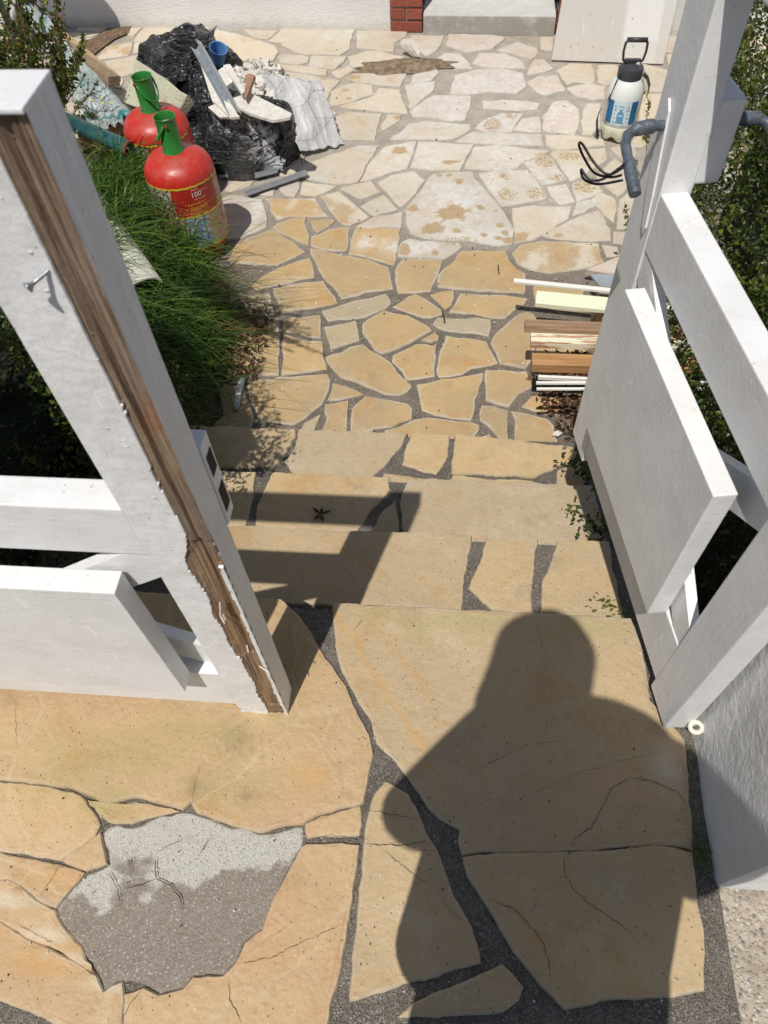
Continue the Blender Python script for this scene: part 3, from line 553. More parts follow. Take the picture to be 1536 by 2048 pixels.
('patio','p',[(1.871,4.073),(1.857,3.677),(1.876,3.653),(2.107,3.585),(2.284,3.765),(2.247,4.079)]),
('patio','p',[(1.334,3.874),(1.325,3.807),(1.412,3.647),(1.833,3.684),(1.847,4.08),(1.779,4.152)]),
('patio','p',[(-3.958,5.084),(-4.053,4.745),(-4.036,4.705),(-3.591,4.521),(-3.679,4.948)]),
('patio','p',[(-2.903,3.475),(-2.915,3.481),(-3.238,3.249),(-2.894,2.928),(-2.767,3.012),(-2.738,3.153)]),
('patio','p',[(2.559,3.508),(2.6,3.615),(2.6,3.661),(2.3,3.747),(2.126,3.569),(2.265,3.326)]),
('patio','p',[(-1.137,4.277),(-1.086,4.338),(-1.065,4.476),(-1.262,4.733),(-1.642,4.432),(-1.642,4.39)]),
('patio','o',[(-2.824,2.49),(-2.416,2.723),(-2.422,2.79),(-2.756,2.991),(-2.886,2.905),(-2.911,2.856)]),
('patio','o',[(-0.866,1.72),(-0.286,1.72),(-0.282,1.768),(-0.854,1.73)]),
('patio','p',[(-1.529,4.033),(-1.591,3.828),(-1.48,3.658),(-1.321,3.678),(-1.135,3.925),(-1.157,3.968)]),
('patio','p',[(-4.2,4.184),(-4.2,3.799),(-3.987,3.854)]),
('patio','o',[(-4.2,1.72),(-4.09,1.72),(-4.044,1.8),(-4.2,1.935)]),
('patio','p',[(-2.429,3.594),(-2.877,3.476),(-2.72,3.17),(-2.402,3.283)]),
('patio','o',[(-1.654,3.039),(-1.937,2.955),(-1.945,2.585),(-1.94,2.579),(-1.687,2.533),(-1.427,2.81)]),
('patio','p',[(-2.333,3.223),(-2.371,2.849),(-2.022,3.0),(-2.123,3.205)]),
('patio','p',[(-1.973,3.943),(-1.679,4.313),(-1.679,4.339),(-2.104,4.284),(-2.169,4.199)]),
('patio','o',[(-2.846,2.479),(-2.933,2.843),(-3.246,2.767),(-3.274,2.57),(-3.199,2.468),(-2.849,2.476)]),
('patio','o',[(-3.743,2.825),(-3.761,2.789),(-3.724,2.541),(-3.696,2.518),(-3.297,2.577),(-3.27,2.773),(-3.402,2.917)]),
('patio','p',[(-1.935,3.472),(-2.101,3.215),(-1.997,3.003),(-1.947,2.977),(-1.662,3.062),(-1.646,3.331),(-1.661,3.367)]),
('patio','p',[(-3.901,5.58),(-4.2,5.58),(-4.2,5.182),(-4.003,5.21),(-3.898,5.565)]),
('patio','p',[(2.345,4.513),(1.87,4.647),(1.75,4.309),(1.791,4.174),(1.864,4.097),(2.253,4.103),(2.262,4.109)]),
('patio','p',[(2.6,5.468),(2.6,5.58),(2.192,5.58),(2.034,5.382),(2.024,5.011),(2.378,4.997)]),
('patio','p',[(-4.058,4.695),(-4.074,4.733),(-4.2,4.733),(-4.2,4.352),(-4.15,4.391)]),
('patio','p',[(-2.922,4.64),(-2.832,4.776),(-2.893,4.901),(-3.285,4.956),(-3.403,4.494),(-3.388,4.491)]),
('patio','p',[(2.553,4.636),(2.378,4.973),(2.017,4.988),(1.84,4.778),(1.872,4.672),(2.358,4.534)]),
('patio','o',[(-3.749,2.54),(-3.784,2.779),(-4.146,2.784),(-4.2,2.719),(-4.2,2.491),(-4.091,2.346)]),
('patio','p',[(2.6,4.639),(2.6,5.412),(2.399,4.985),(2.577,4.642)]),
('patio','p',[(-3.525,3.501),(-3.832,3.881),(-3.95,3.838),(-3.942,3.449),(-3.651,3.353),(-3.528,3.408)]),
('patio','o',[(-2.398,2.793),(-2.391,2.721),(-2.32,2.633),(-1.969,2.593),(-1.961,2.957),(-2.006,2.981),(-2.377,2.82)]),
('patio','p',[(-3.813,3.896),(-3.512,3.524),(-3.246,3.821),(-3.255,3.861),(-3.656,4.09)]),
('patio','p',[(-3.667,3.333),(-3.952,3.427),(-4.178,3.246),(-3.805,3.035)]),
('patio','p',[(-3.655,4.947),(-3.563,4.507),(-3.521,4.466),(-3.428,4.495),(-3.307,4.966),(-3.352,5.024)]),
('patio','o',[(-4.2,2.221),(-4.2,2.039),(-4.165,2.223)]),
('patio','p',[(2.6,3.686),(2.6,4.036),(2.276,4.09),(2.27,4.086),(2.308,3.77)]),
('patio','p',[(1.195,5.58),(0.751,5.58),(0.762,5.35),(0.98,5.143),(1.18,5.131),(1.183,5.133)]),
('patio','p',[(-2.757,3.924),(-2.432,3.829),(-2.401,4.162),(-2.51,4.26),(-2.838,4.174),(-2.841,4.17)]),
('patio','p',[(-2.958,3.623),(-2.78,3.916),(-2.862,4.159),(-3.043,4.127),(-3.231,3.866),(-3.222,3.824)]),
('patio','p',[(-2.191,4.21),(-2.123,4.298),(-2.176,4.515),(-2.468,4.5),(-2.494,4.278),(-2.384,4.179)]),
('patio','o',[(-2.91,2.911),(-3.261,3.237),(-3.298,3.232),(-3.385,2.934),(-3.253,2.79),(-2.932,2.868)]),
('patio','p',[(-3.057,5.58),(-3.876,5.58),(-3.875,5.573),(-3.354,5.299),(-3.074,5.471)]),
('patio','p',[(-2.491,4.509),(-2.592,4.714),(-2.813,4.761),(-2.902,4.628),(-2.835,4.199),(-2.517,4.283)]),
('patio','p',[(-3.045,4.151),(-2.861,4.184),(-2.858,4.188),(-2.924,4.615),(-3.365,4.473)]),
('patio','p',[(2.01,5.374),(1.644,5.359),(1.564,5.131),(1.774,4.82),(1.823,4.795),(2.0,5.004)]),
('patio','o',[(-4.2,2.907),(-4.2,2.756),(-4.165,2.798)]),
('patio','p',[(-3.878,5.547),(-3.982,5.199),(-3.956,5.11),(-3.667,4.969),(-3.36,5.047),(-3.365,5.278)]),
('patio','p',[(2.6,4.06),(2.6,4.615),(2.572,4.619),(2.37,4.513),(2.287,4.112)]),
('patio','p',[(-3.066,5.448),(-3.341,5.279),(-3.336,5.041),(-3.288,4.98),(-2.895,4.925),(-2.838,5.185)]),
('patio','p',[(-1.666,4.383),(-1.666,4.434),(-1.837,4.671),(-2.01,4.722),(-2.154,4.525),(-2.101,4.308),(-1.675,4.363)]),
('patio','p',[(-3.581,4.491),(-4.037,4.68),(-4.125,4.391),(-3.661,4.197),(-3.539,4.45)]),
('patio','p',[(-2.392,3.261),(-2.715,3.146),(-2.743,3.011),(-2.414,2.812),(-2.397,2.834),(-2.356,3.231)]),
('patio','p',[(1.764,4.798),(1.345,4.725),(1.306,4.382),(1.729,4.323),(1.85,4.662),(1.816,4.772)]),
('patio','p',[(-3.974,3.833),(-4.2,3.774),(-4.2,3.259),(-3.966,3.446)]),
('patio','o',[(-4.2,3.231),(-4.2,2.984),(-4.142,2.808),(-3.781,2.803),(-3.764,2.837),(-3.81,3.01)]),
('patio','p',[(-2.93,3.5),(-2.964,3.598),(-3.231,3.801),(-3.501,3.5),(-3.504,3.406),(-3.304,3.255),(-3.262,3.261)]),
('patio','p',[(-1.145,4.254),(-1.647,4.367),(-1.655,4.35),(-1.655,4.312),(-1.529,4.057),(-1.16,3.993)]),
('patio','p',[(-2.353,3.684),(-2.406,3.606),(-2.378,3.28),(-2.339,3.247),(-2.121,3.229),(-1.954,3.487),(-2.063,3.684)]),
('patio','p',[(-1.5,3.645),(-1.61,3.814),(-1.969,3.805),(-2.042,3.696),(-1.931,3.496),(-1.657,3.391)]),
('patio','o',[(-4.2,2.451),(-4.2,2.245),(-4.156,2.247),(-4.115,2.293),(-4.107,2.328)]),
('patio','o',[(-0.262,1.72),(-0.115,1.72),(-0.209,1.809),(-0.257,1.774)]),
('patio','p',[(-4.137,4.37),(-4.2,4.321),(-4.2,4.228),(-3.961,3.859),(-3.836,3.906),(-3.671,4.11),(-3.668,4.174)]),
('patio','p',[(-2.409,3.816),(-2.352,3.708),(-2.063,3.708),(-1.987,3.821),(-1.985,3.92),(-2.19,4.186),(-2.377,4.156)]),
('patio','p',[(-3.743,2.85),(-3.408,2.94),(-3.322,3.238),(-3.518,3.386),(-3.642,3.331),(-3.787,3.017)]),
('patio','p',[(-3.647,4.112),(-3.247,3.884),(-3.065,4.137),(-3.393,4.468),(-3.417,4.473),(-3.516,4.442),(-3.643,4.179)]),
]

CRACKS = [[0.0014,(0.3932,0.4184),(0.3565,0.3951),(0.3318,0.3527),(0.3109,0.3191),(0.2814,0.3000),(0.2675,0.2823)],
[0.0016,(0.3932,0.4184),(0.4323,0.4158),(0.4821,0.3986),(0.4991,0.3744)],
[0.0011,(0.2544,0.2742),(0.2568,0.2326),(0.2749,0.2069),(0.3071,0.1829),(0.3437,0.1640),(0.3723,0.1430)],
[0.0013,(0.1215,0.1822),(0.1607,0.1719),(0.1845,0.1521),(0.2120,0.1204),(0.2201,0.0923),(0.2208,0.0603)],
[0.0012,(-0.1135,0.3216),(-0.0730,0.3168),(-0.0132,0.3110)],
[0.0016,(-0.1262,0.2589),(-0.0430,0.2634),(0.0085,0.2733)],
[0.0011,(-0.0270,0.2564),(0.0169,0.2567)],
[0.0009,(-0.0840,0.2547),(-0.0406,0.2248),(-0.0038,0.2044),(0.0212,0.2108)],
[0.0008,(0.0290,0.2023),(0.0324,0.1756),(0.0528,0.1552),(0.0726,0.1437)],
[0.0022,(-0.6013,0.1793),(-0.5725,0.1477),(-0.5584,0.1159)],
[0.0024,(-0.5187,0.2156),(-0.5076,0.1734),(-0.4705,0.1594),(-0.4492,0.1403),(-0.4425,0.1126)],
[0.002,(-0.5725,0.1477),(-0.5367,0.1566),(-0.5071,0.1713)],
[0.0018,(-0.5862,0.2195),(-0.5608,0.1909),(-0.5490,0.1662)],
[0.0016,(-0.5139,0.2159),(-0.4980,0.2303),(-0.4758,0.2398)],
[0.0018,(-0.4353,0.2129),(-0.4258,0.2354),(-0.4152,0.2540)],
[0.0012,(-0.3396,0.0285),(-0.3287,-0.0032),(-0.3004,-0.0364)],
[0.0016,(-0.4840,-0.0002),(-0.4997,-0.0237),(-0.5116,-0.0511)],
[0.001,(-0.3289,0.0486),(-0.2701,0.0617),(-0.2036,0.0953),(-0.1485,0.1228)],
[0.0008,(-0.2313,0.2604),(-0.1844,0.2704),(-0.1312,0.2675)],
[0.0009,(-0.6971,0.1875),(-0.7045,0.1590),(-0.7189,0.1245)],
[0.0009,(-0.6544,0.0495),(-0.7022,0.0653),(-0.7509,0.0814)],
[0.0006,(-0.9068,0.4957),(-0.8661,0.3962)],
[0.0006,(-0.4660,0.3924),(-0.4724,0.3525),(-0.4701,0.3097)],
[0.0007,(0.0956,0.4141),(0.1893,0.4694),(0.2780,0.4864)],
[0.0006,(0.1647,0.3562),(0.3007,0.4227),(0.4668,0.4769)],
[0.0006,(0.2222,0.7542),(0.2357,0.6819),(0.2601,0.6310)]]
def resample(pts, step, jit, seed, chip=False):
    r = random.Random(seed); out = []; n = len(pts)
    for i in range(n):
        a = Vector((*pts[i], 0)); b = Vector((*pts[(i+1) % n], 0)); L = (b-a).length
        if L < 1e-4: continue
        m = max(1, int(L/step)); nv = Vector((-(b-a).y, (b-a).x, 0))/L
        for j in range(m):
            p = a.lerp(b, j/m)
            q = noise.noise(Vector((p.x*23, p.y*23, seed*.37)))*jit*1.6 + r.uniform(-jit, jit)*.45
            if j == 0: q *= .5
            q += (noise.noise(Vector((p.x*11, p.y*3, 4)))*.006 if chip and abs(nv.x) < .35 else 0); out.append(p+nv*q)
    return out
def area2(p): return sum(p[i].x*p[(i+1) % len(p)].y-p[(i+1) % len(p)].x*p[i].y for i in range(len(p)))/2
def stone(pts, z, m, parent, seed, near, grow=0.0):
    step, jit = (.011, .0036) if near else (.035, .006)
    p = resample(pts, step, jit*(.55 if grow and near else 1), seed, z in (-.17, -.34, -.51))
    if area2(p) < 0: p = p[::-1]
    n = len(p); A = abs(area2(p)); r = random.Random(seed)
    nr = []
    for i in range(n):
        d1 = (p[i]-p[i-1]).normalized(); d2 = (p[(i+1) % n]-p[i]).normalized()
        a = Vector((-(d1.y+d2.y), d1.x+d2.x, 0))
        nr.append(a.normalized() if a.length > .2 else Vector((0, 0, 0)))
    for _ in range(2 if near else 1): nr = [(nr[i-1]+nr[i]*2+nr[(i+1) % n]).normalized() if (nr[i-1]+nr[i]*2+nr[(i+1) % n]).length > .3 else nr[i] for i in range(n)]
    tilt = Vector((r.uniform(-1, 1), r.uniform(-1, 1), 0))*(.004 if not near else .0015); cx = sum((q for q in p), Vector())/n
    zz = lambda q, d: z+r.uniform(-.0006, .0006)+d+(q-cx).dot(tilt)
    lift = r.uniform(-.0012, .0022)
    w = min(.009 if near else .022, .13*math.sqrt(A))
    rings = [(0, -.028, 1), (0, -.0035, 1), (.0028, lift, 1), (w, lift+.0006, 0)]
    vs = []; rim = []
    for off, dz, rm in rings:
        for q, a in zip(p, nr):
            c = q+a*(off-grow)
            vs.append((c.x, c.y, zz(c, dz) if dz > -.02 else z+dz)); rim.append(float(rm))
    fs = [[k*n+i, k*n+(i+1) % n, (k+1)*n+(i+1) % n, (k+1)*n+i] for k in range(3) for i in range(n)]
    fs.append([3*n+i for i in range(n)])
    me = mesh('flagstone', vs, fs)
    at = me.attributes.new('rim', 'FLOAT', 'POINT'); at.data.foreach_set('value', rim)
    return link('flagstone', me, m, parent)

def struct(name, label=None):
    o = empty(name); o['kind'] = 'structure'
    return o
Zs = {'patio': -.68, 'tread3': -.51, 'tread2': -.34, 'tread1': -.17, 'landing': 0.0, 'patch': -.0045}
garden = B().box(-30, 30, -30, 40, -1.3, -.72).done('ground', M['soil']); garden['kind'] = 'structure'
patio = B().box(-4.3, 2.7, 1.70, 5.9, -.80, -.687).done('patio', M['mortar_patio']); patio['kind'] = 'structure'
# steps: one block each, nosing a little proud of the riser
NOSE = [.772, 1.085, 1.405, 1.74]; XL, XR = -1.16, .60
parents = {'patio': patio}
landing = B().box(-4.0, .535, -3.0, .757, -.9, -.007).done('landing', M['mortar']); landing['kind'] = 'structure'
parents['landing'] = landing; parents['patch'] = landing
for k_ in (1, 2, 3):
    o = B().box(XL, XR, NOSE[k_-1]-.02, NOSE[k_]-.015, -.9, -.17*k_-.007).done('step', M['mortar']); o['kind'] = 'structure'
    parents['tread%d' % k_] = o
MK = {'o': 'ochre', 'p': 'pale', 'k': 'pink', 'g': 'grey', 'h': 'half', 'w': 'white', 'L': 'land_l', 'R': 'land_r', 'c': 'patch'}
for i, (ar, kind, pts) in enumerate(STONES):
    m = MK[kind]
    if ar.startswith('tread'): m = 'step' if kind == 'o' else 'stepgrey'
    if ar == 'landing' and kind == 'o': m = 'land_l'
    o = stone(pts, Zs[ar], M[m], parents[ar], i+5, ar not in ('patio',), {'L': .0028, 'R': .0012}.get(kind, 0) if ar == 'landing' else (.003 if ar == 'patio' and sum(q[1] for q in pts)/len(pts) > 3.1 else 0))
    if ar == 'patch': o.name = 'concrete_patch'; o['label'] = 'pitted grey concrete patch showing where the sandstone has broken away'
for i, pl in enumerate(CRACKS):
    w0 = pl[0]; pts = resample_line = []
    r = random.Random(i)
    for a, b in zip(pl[1:], pl[2:]):
        L = math.hypot(b[0]-a[0], b[1]-a[1]); m_ = max(1, int(L/.006))
        for j in range(m_):
            t = j/m_; pts.append(((a[0]+(b[0]-a[0])*t)+r.uniform(-.0016, .0016), (a[1]+(b[1]-a[1])*t)+r.uniform(-.0016, .0016)))
    pts.append(pl[-1]); n = len(pts); vs = []; fs = []
    for j, q in enumerate(pts):
        a = pts[max(j-1, 0)]; b = pts[min(j+1, n-1)]; L = math.hypot(b[0]-a[0], b[1]-a[1]) or 1
        nx, ny = -(b[1]-a[1])/L, (b[0]-a[0])/L; w = w0*.55*(.3+.7*r.random())*min(1, (min(j, n-1-j)+.6)/4)
        vs += [(q[0]+nx*w, q[1]+ny*w, .0034), (q[0]-nx*w, q[1]-ny*w, .0034)]
        if j: fs.append([2*j-2, 2*j, 2*j+1, 2*j-1])
    link('crack', mesh('crack', vs, fs), M['crack'], landing)

# exposed aggregate pavement in front of the pier, and the rest of the street side
k = NB('aggregate_concrete'); g_ = k.vor(140, out='Color'); gx = k.xyz(g_)
c_ = k.mix(k.ramp(gx[0], 0, 1), (.40, .33, .24), (.56, .49, .39)); c_ = k.mix(k.ramp(gx[1], .86, .92), c_, (.20, .20, .20)); c_ = k.mix(k.ramp(gx[2], .9, .95), c_, (.62, .60, .55))
c_ = k.mix(k.ramp(k.vor(140), .25, .5, 0, .55), c_, (.33, .28, .22)); c_ = k.mix(k.ramp(k.noise(7, 5), .5, .65, 0, .5), c_, (.20, .16, .12))
M['aggregate'] = k.out(c_, .8, k.bump(k.ramp(k.vor(140), .1, .55, 1, 0), .004, .8), .35)
pv = B().box(.535, 4.0, -3.0, .30, -.4, -.006).done('pavement', M['aggregate']); pv['kind'] = 'structure'
pv2 = B().box(-4, 4, -8, -3.0, -.4, -.012).done('pavement', M['aggregate']); pv2['kind'] = 'structure'

# ------------------------------------------------------------------ piers
M['render'] = None
k = NB('rough_white_render'); o_ = k.obj()
c_ = k.mix(k.ramp(k.noise(7, 5, .6, vec=o_), .35, .7), (.76, .76, .755), (.70, .70, .69))
c_ = k.mix(k.ramp(k.noise(45, 5, .7, vec=o_), .66, .72, 0, .5), c_, (.40, .36, .30))
M['render'] = k.out(c_, .6, k.bump(k.math('ADD', k.noise(45, 5, .6, vec=o_, dist=.5), k.math('MULTIPLY', k.noise(12, 3, vec=o_), 1.2)), .006, .7), .35)
def slab_grid(name, x0, x1, y0, y1, z0, z1, m, parent=None, amp=.006, res=.03):
    b = B().box(x0, x1, y0, y1, z0, z1, .012)
    bmesh.ops.subdivide_edges(b.bm, edges=[e for e in b.bm.edges if e.calc_length() > .08], cuts=9, use_grid_fill=True)
    for v in b.bm.verts: v.co += noise.noise_vector(v.co*7)*amp + noise.noise_vector(v.co*19)*amp*.3
    return b.done(name, m, parent, smooth='auto')
p = empty('gate_pier', (.75, .42, 0), 'rough white rendered gate pier the open right gate leaf hangs from', 'pier')
slab_grid('shaft', .533, 1.0, .235, .60, -.3, 1.50, M['render'], p)
B().box(.50, 1.03, .20, .63, 1.50, 1.56, .008).done('coping', M['render'], p)
p = empty('gate_pier', (-1.35, .42, 0), 'white rendered gate pier at the hinge side of the left gate leaf', 'pier')
slab_grid('shaft', -1.62, -1.16, .30, .66, -.3, 1.50, M['render'], p)
B().box(-1.65, -1.13, .27, .69, 1.50, 1.56, .008).done('coping', M['render'], p)
# hinge fixing at the foot of the right pier
hf = empty('hinge_bracket', (.50, .50, .05), 'cream round hinge cap fixed low on the right gate pier', 'hinge')
M['cream'] = simple('cream_paint', (.74, .70, .60), .4, .06)
B().box(.485, .534, .525, .60, .0, .035, .008).done('socket', M['cream'], hf)
ring = B().lathe((.522, .512, .050), [(.007, -.005), (.014, -.005), (.0155, 0), (.014, .005), (.007, .005), (.007, -.005)], 24, axis=(-.25, -.6, .7)); ring.done('cap', M['cream'], hf, True)

# ------------------------------------------------------------------ gate leaves
def leaf(org, u, n, label, rotten):
    org = Vector(org); u = Vector(u).normalized(); n = Vector(n).normalized()
    root = empty('gate_leaf', org, label, 'gate')
    W = lambda a, o, z: org + u*a + n*o + Vector((0, 0, z))
    def slab(a0, a1, o0, o1, z0, z1, bev=.003):
        b = B(); b.hexa([W(a0, o0, z0), W(a1, o0, z0), W(a1, o1, z0), W(a0, o1, z0), W(a0, o0, z1), W(a1, o0, z1), W(a1, o1, z1), W(a0, o1, z1)], bev); return b
    zb = .012; L = .795
    slab(0, .092, 0, -.055, zb, 1.25).done('stile', M['paint'], root)
    if not rotten:
        slab(L-.100, L, 0, -.057, zb, 1.25).done('stile', M['paint'], root)
    else:
        # closing stile: fine grid so that flaked paint, bare wood and rot have real relief
        a0, a1 = L-.102, L; na, nz = 44, 230; vs = []; fs = []; wood = []
        z0, z1 = -.004, 1.25
        def edge(z):   # where the bare wood starts, seen from the street
            e = .0685 + .003*noise.noise(Vector((z*9, 1, 2)))
            if z < .70: e -= .019*min(1, (.70-z)/.06)*(1 if z > .3 else .6)*(.8+.5*noise.noise(Vector((z*14, 4, 1))))
            e += .0016*noise.noise(Vector((z*90, 3, 3)))
            return e
        def edge2(z):  # where paint starts again towards the arris
            return .0985 + .0022*noise.noise(Vector((z*60, 9, 3))) + .0035*noise.noise(Vector((z*13, 2, 3))) - (.004 if z < .62+.0*z else -.01)
        for j in range(nz+1):
            z = z0+(z1-z0)*j/nz
            for i in range(na+1):
                s = (a1-a0)*i/na; e1, e2 = edge(z), edge2(z)
                w = 1.0 if e1 < s < e2 else 0.0
                d = 0.0
                if w:
                    g = noise.noise(Vector((s*260, z*3.2, 0)))+.6*noise.noise(Vector((s*640, z*7, 5)))
                    d = .0035+.0024*g
                    if .05 < z < .68: d += .006*min(1, (s-e1)/.012)*(.75+.6*noise.noise(Vector((s*70, z*5, 7))))
                    mid = abs(s-.082)
                    if z > .30 and mid < .005: d += .007*(1-mid/.005)
                    d = max(0, d)
                else: d = .0007*noise.noise(Vector((s*60, z*30, 1)))
                # bottom corner chewed away
                if z < .03: d += .004*noise.noise(Vector((s*40, z*40, 3)))
                vs.append(W(a0+s, -d, z)); wood.append(w)
        for j in range(nz):
            for i in range(na):
                q = j*(na+1)+i; fs.append([q, q+1, q+na+2, q+na+1])
        nf = len(vs)
        # end face (towards the opening), back, hinge side, top, bottom
        no = 14
        for j in range(nz+1):
            z = z0+(z1-z0)*j/nz
            for i in range(no+1):
                o = -.057*i/no; w = 1.0 if (-o < .004+.006*noise.noise(Vector((z*40, 2, 8))) and z < .7) else 0.0
                rec = .002*w if i else 0
                if i == 0:
                    vs.append(vs[j*(na+1)+na].copy()); wood.append(wood[j*(na+1)+na])
                else: vs.append(W(a1-rec-.0008*noise.noise(Vector((o*70, z*20, 6))), o, z)); wood.append(w)
        for j in range(nz):
            for i in range(no):
                q = nf+j*(no+1)+i; fs.append([q, q+1, q+no+2, q+no+1])
        b0 = len(vs)
        for z in (z0, z1): vs += [W(a0, 0, z), W(a1, 0, z), W(a1, -.057, z), W(a0, -.057, z)]
        wood += [0.0]*8
        fs += [[b0+1, b0, b0+3, b0+2], [b0+4, b0+5, b0+6, b0+7], [b0+2, b0+3, b0+7, b0+6], [b0+3, b0, b0+4, b0+7]]
        me = mesh('stile', vs, fs); at = me.attributes.new('wood', 'FLOAT', 'POINT'); at.data.foreach_set('value', wood)
        st = link('stile', me, M['paint_wood'], root); st['label'] = 'closing stile with a strip of bare rotten wood'
        # splinters standing off the rotten wood
        for (s, z, dz, ds) in ((.070, .50, .030, .004), (.074, .515, .028, -.004), (.064, .47, .012, .006), (.085, .36, .012, .002), (.098, .22, .018, .006), (.090, .27, .006, .016)):
            c = W(a0+s, .003, z)
            B().bar(c, c+Vector((0, 0, -dz))+u*ds+n*.008, .0022, .0012, bev=0).done('splinter', M['splinter'], root)
        # weathered cap over the top
        slab(a0-.001, a1+.001, .001, -.058, 1.25, 1.2545, .0015).done('cap', M['paint_clean'], root)
        sc = W(L-.105+.0, 0, 1.105); B_ = B(); A0 = W(L-.040, .0, 1.118); A1 = A0 + n*.014 - u*.012 + Vector((0, 0, -.004))
        d_ = (A1-A0).normalized()
        B_.tube([A0-d_*.01, A0, A0+d_*.004, A0+d_*.008, A0+d_*.012, A1], [.0018, .0022, .0017, .0022, .0018, .0022], 10)
        B_.lathe(A1, [(.0022, -.001), (.0050, .003), (.0048, .0044), (0, .0040)], 16, axis=d_)
        B_.done('screw', M['steel'], root, True)
    c0, c1 = .092, L-.100 if not rotten else L-.102
    slab(c0, c1, -.002, -.042, 1.085, 1.240).done('top_rail', M['paint_x'], root)
    slab(c0, c1, -.0015, -.050, .640, .752).done('middle_rail', M['paint_x'], root)
    slab(c0, c1, -.0015, -.050, .045, .205).done('bottom_rail', M['paint_x'], root)
    # cross brace in the lower field
    za, zbb = .2055, .6395
    def brace(p0, p1, o0, o1, name='brace'):
        (x0, y0), (x1, y1) = p0, p1; d = Vector((x1-x0, y1-y0)).normalized(); nn = Vector((-d.y, d.x))*.036
        def cut(px, py, sx):   # run the edge on until it meets the stile
            t = (sx-px)/d.x; return sx, py+d.y*t
        q = [cut(x0+nn.x, y0+nn.y, c0+.0005), cut(x1+nn.x, y1+nn.y, c1-.0005), cut(x1-nn.x, y1-nn.y, c1-.0005), cut(x0-nn.x, y0-nn.y, c0+.0005)]
        q = [(x, min(max(y, za), zbb)) for x, y in q]
        up = d.y > 0
        # keep corners on the rail line as well, so the end is cut to the corner
        pts = []
        for (x, y), (xs, ys) in zip(q, [(x0+nn.x, y0+nn.y), (x1+nn.x, y1+nn.y), (x1-nn.x, y1-nn.y), (x0-nn.x, y0-nn.y)]):
            if y in (za, zbb):
                t = (y-ys)/d.y; pts.append((xs+d.x*t, y, x))
            else: pts.append((x, y, None))
        out = [(pts[0][0], pts[0][1])]
        if pts[0][2] is None and pts[3][2] is not None: pass
        out = []
        order = [0, 1, 2, 3]
        for i_ in order:
            x, y, e = pts[i_]
            if e is None: out.append((x, y))
            else:
                if i_ in (0, 2): out += [(e, y), (x, y)] if i_ == 0 else [(e, y), (x, y)]
                else: out += [(x, y), (e, y)]
        b = B().poly([W(x, o0, y) for x, y in out], abs(o1-o0), n*(-1 if o1 < o0 else 1))
        b.done(name, M['paint_x'], root)
    brace((c0, za+.02), (c1, zbb-.02), -.004, -.024)
    brace((c0, zbb-.02), (c1, za+.02), -.0245, -.0445)
    slab(.160, .640, .002, .040, .215, .598, .002).done('board', M['paint_x'], root)
    return root, W
M['splinter'] = simple('splinter_wood', (.62, .54, .44), .8); M['paint_clean'] = paint_mat('cap_paint', (.78, .78, .79), dirt=.08)
M['steel'] = simple('zinc_steel', (.42, .43, .45), .35, .2, 60, .0005, .5, .9)
gl, WL = leaf((-1.100, .500, 0), (1, 0, 0), (0, -1, 0), 'white gate leaf shut on the left, its closing post rotten to bare brown wood', True)
gr, WR = leaf((.467, .514, .012), (-.162, .987, 0), (-.987, -.162, 0), 'white gate leaf swung open on the right above the steps, with the grey lever handles', False)

# latch keep behind the left stile
kp = empty('latch_keep', (-.33, .58, .70), None, None); kp.parent = gl; kp.location = Vector((-.33, .58, .70))-gl.location
k_ = B().box(-.345, -.303, .5585, .592, .64, .81, .003); k_.done('keep_block', M['paint'], kp)
M['dark_hole'] = simple('mortice_dark', (.045, .028, .02), .9)
for z0_, z1_ in ((.745, .785), (.665, .715)):
    b = B().box(-.3032, -.3020, .565, .585, z0_, z1_); b.done('hole_shade', M['dark_hole'], kp)  # dark plates on the block stand in for shade inside the holes
bpy.context.view_layer.update()

# handles on the right leaf
M['tape'] = simple('grey_blue_tape', (.085, .10, .125), .33, .35, 45, .003, .55)
M['black_wire'] = simple('black_rubber', (.012, .012, .014), .35)
def handle(side, label):
    f = 1 if side > 0 else -1; t0 = 0 if side > 0 else -.057
    R_ = lambda a, o, z: WR(a, t0+f*o, z)
    r = empty('lever_handle', R_(.74, 0, .84), label, 'handle')
    if side < 0:
        b = B(); q = [R_(a, o, z) for z in (.76, .90) for a, o in ((.70, 0), (.78, 0), (.78, .045), (.70, .045))]; b.hexa(q, .004); b.done('mounting_block', M['paint'], r)
        off = .045
    else:
        off = .0
        b = B(); b.poly([R_(a, .001, z) for a, z in ((.722, .79), (.712, .74), (.704, .68), (.710, .665), (.722, .68), (.742, .74), (.756, .81), (.762, .86), (.752, .885), (.738, .87))], .004, R_(0, 1, 0)-R_(0, 0, 0)); b.done('back_plate', M['paint_clean'], r)
    pts = [(.742, off+.002, .846), (.742, off+.030, .846), (.741, off+.052, .844), (.733, off+.067, .840), (.716, off+.073, .833), (.690, off+.074, .824), (.660, off+.074, .812), (.628, off+.073, .798)]
    P_ = []
    for a, b_ in zip(pts, pts[1:]):
        for t in (0, .25, .5, .75): P_.append(R_(*[a[i]+(b_[i]-a[i])*t for i in range(3)]))
    P_.append(R_(*pts[-1]))
    rr = [(.0115 if 2 < i < 9 else .0082)+.0012*noise.noise(Vector((i*.7, side, 0))) + (.002 if i > 20 else 0) for i in range(len(P_))]
    B().tube(P_, rr, 14).done('lever', M['tape'], r, 'auto')
    return r
handle(1, 'bent grey taped lever handle on the near face of the open right gate leaf')
handle(-1, 'bent grey lever handle on the hedge side of the open gate leaf')
w = empty('wire_loop', WR(.69, .07, .83), 'thin black wire looped round the near grey lever handle', 'wire')
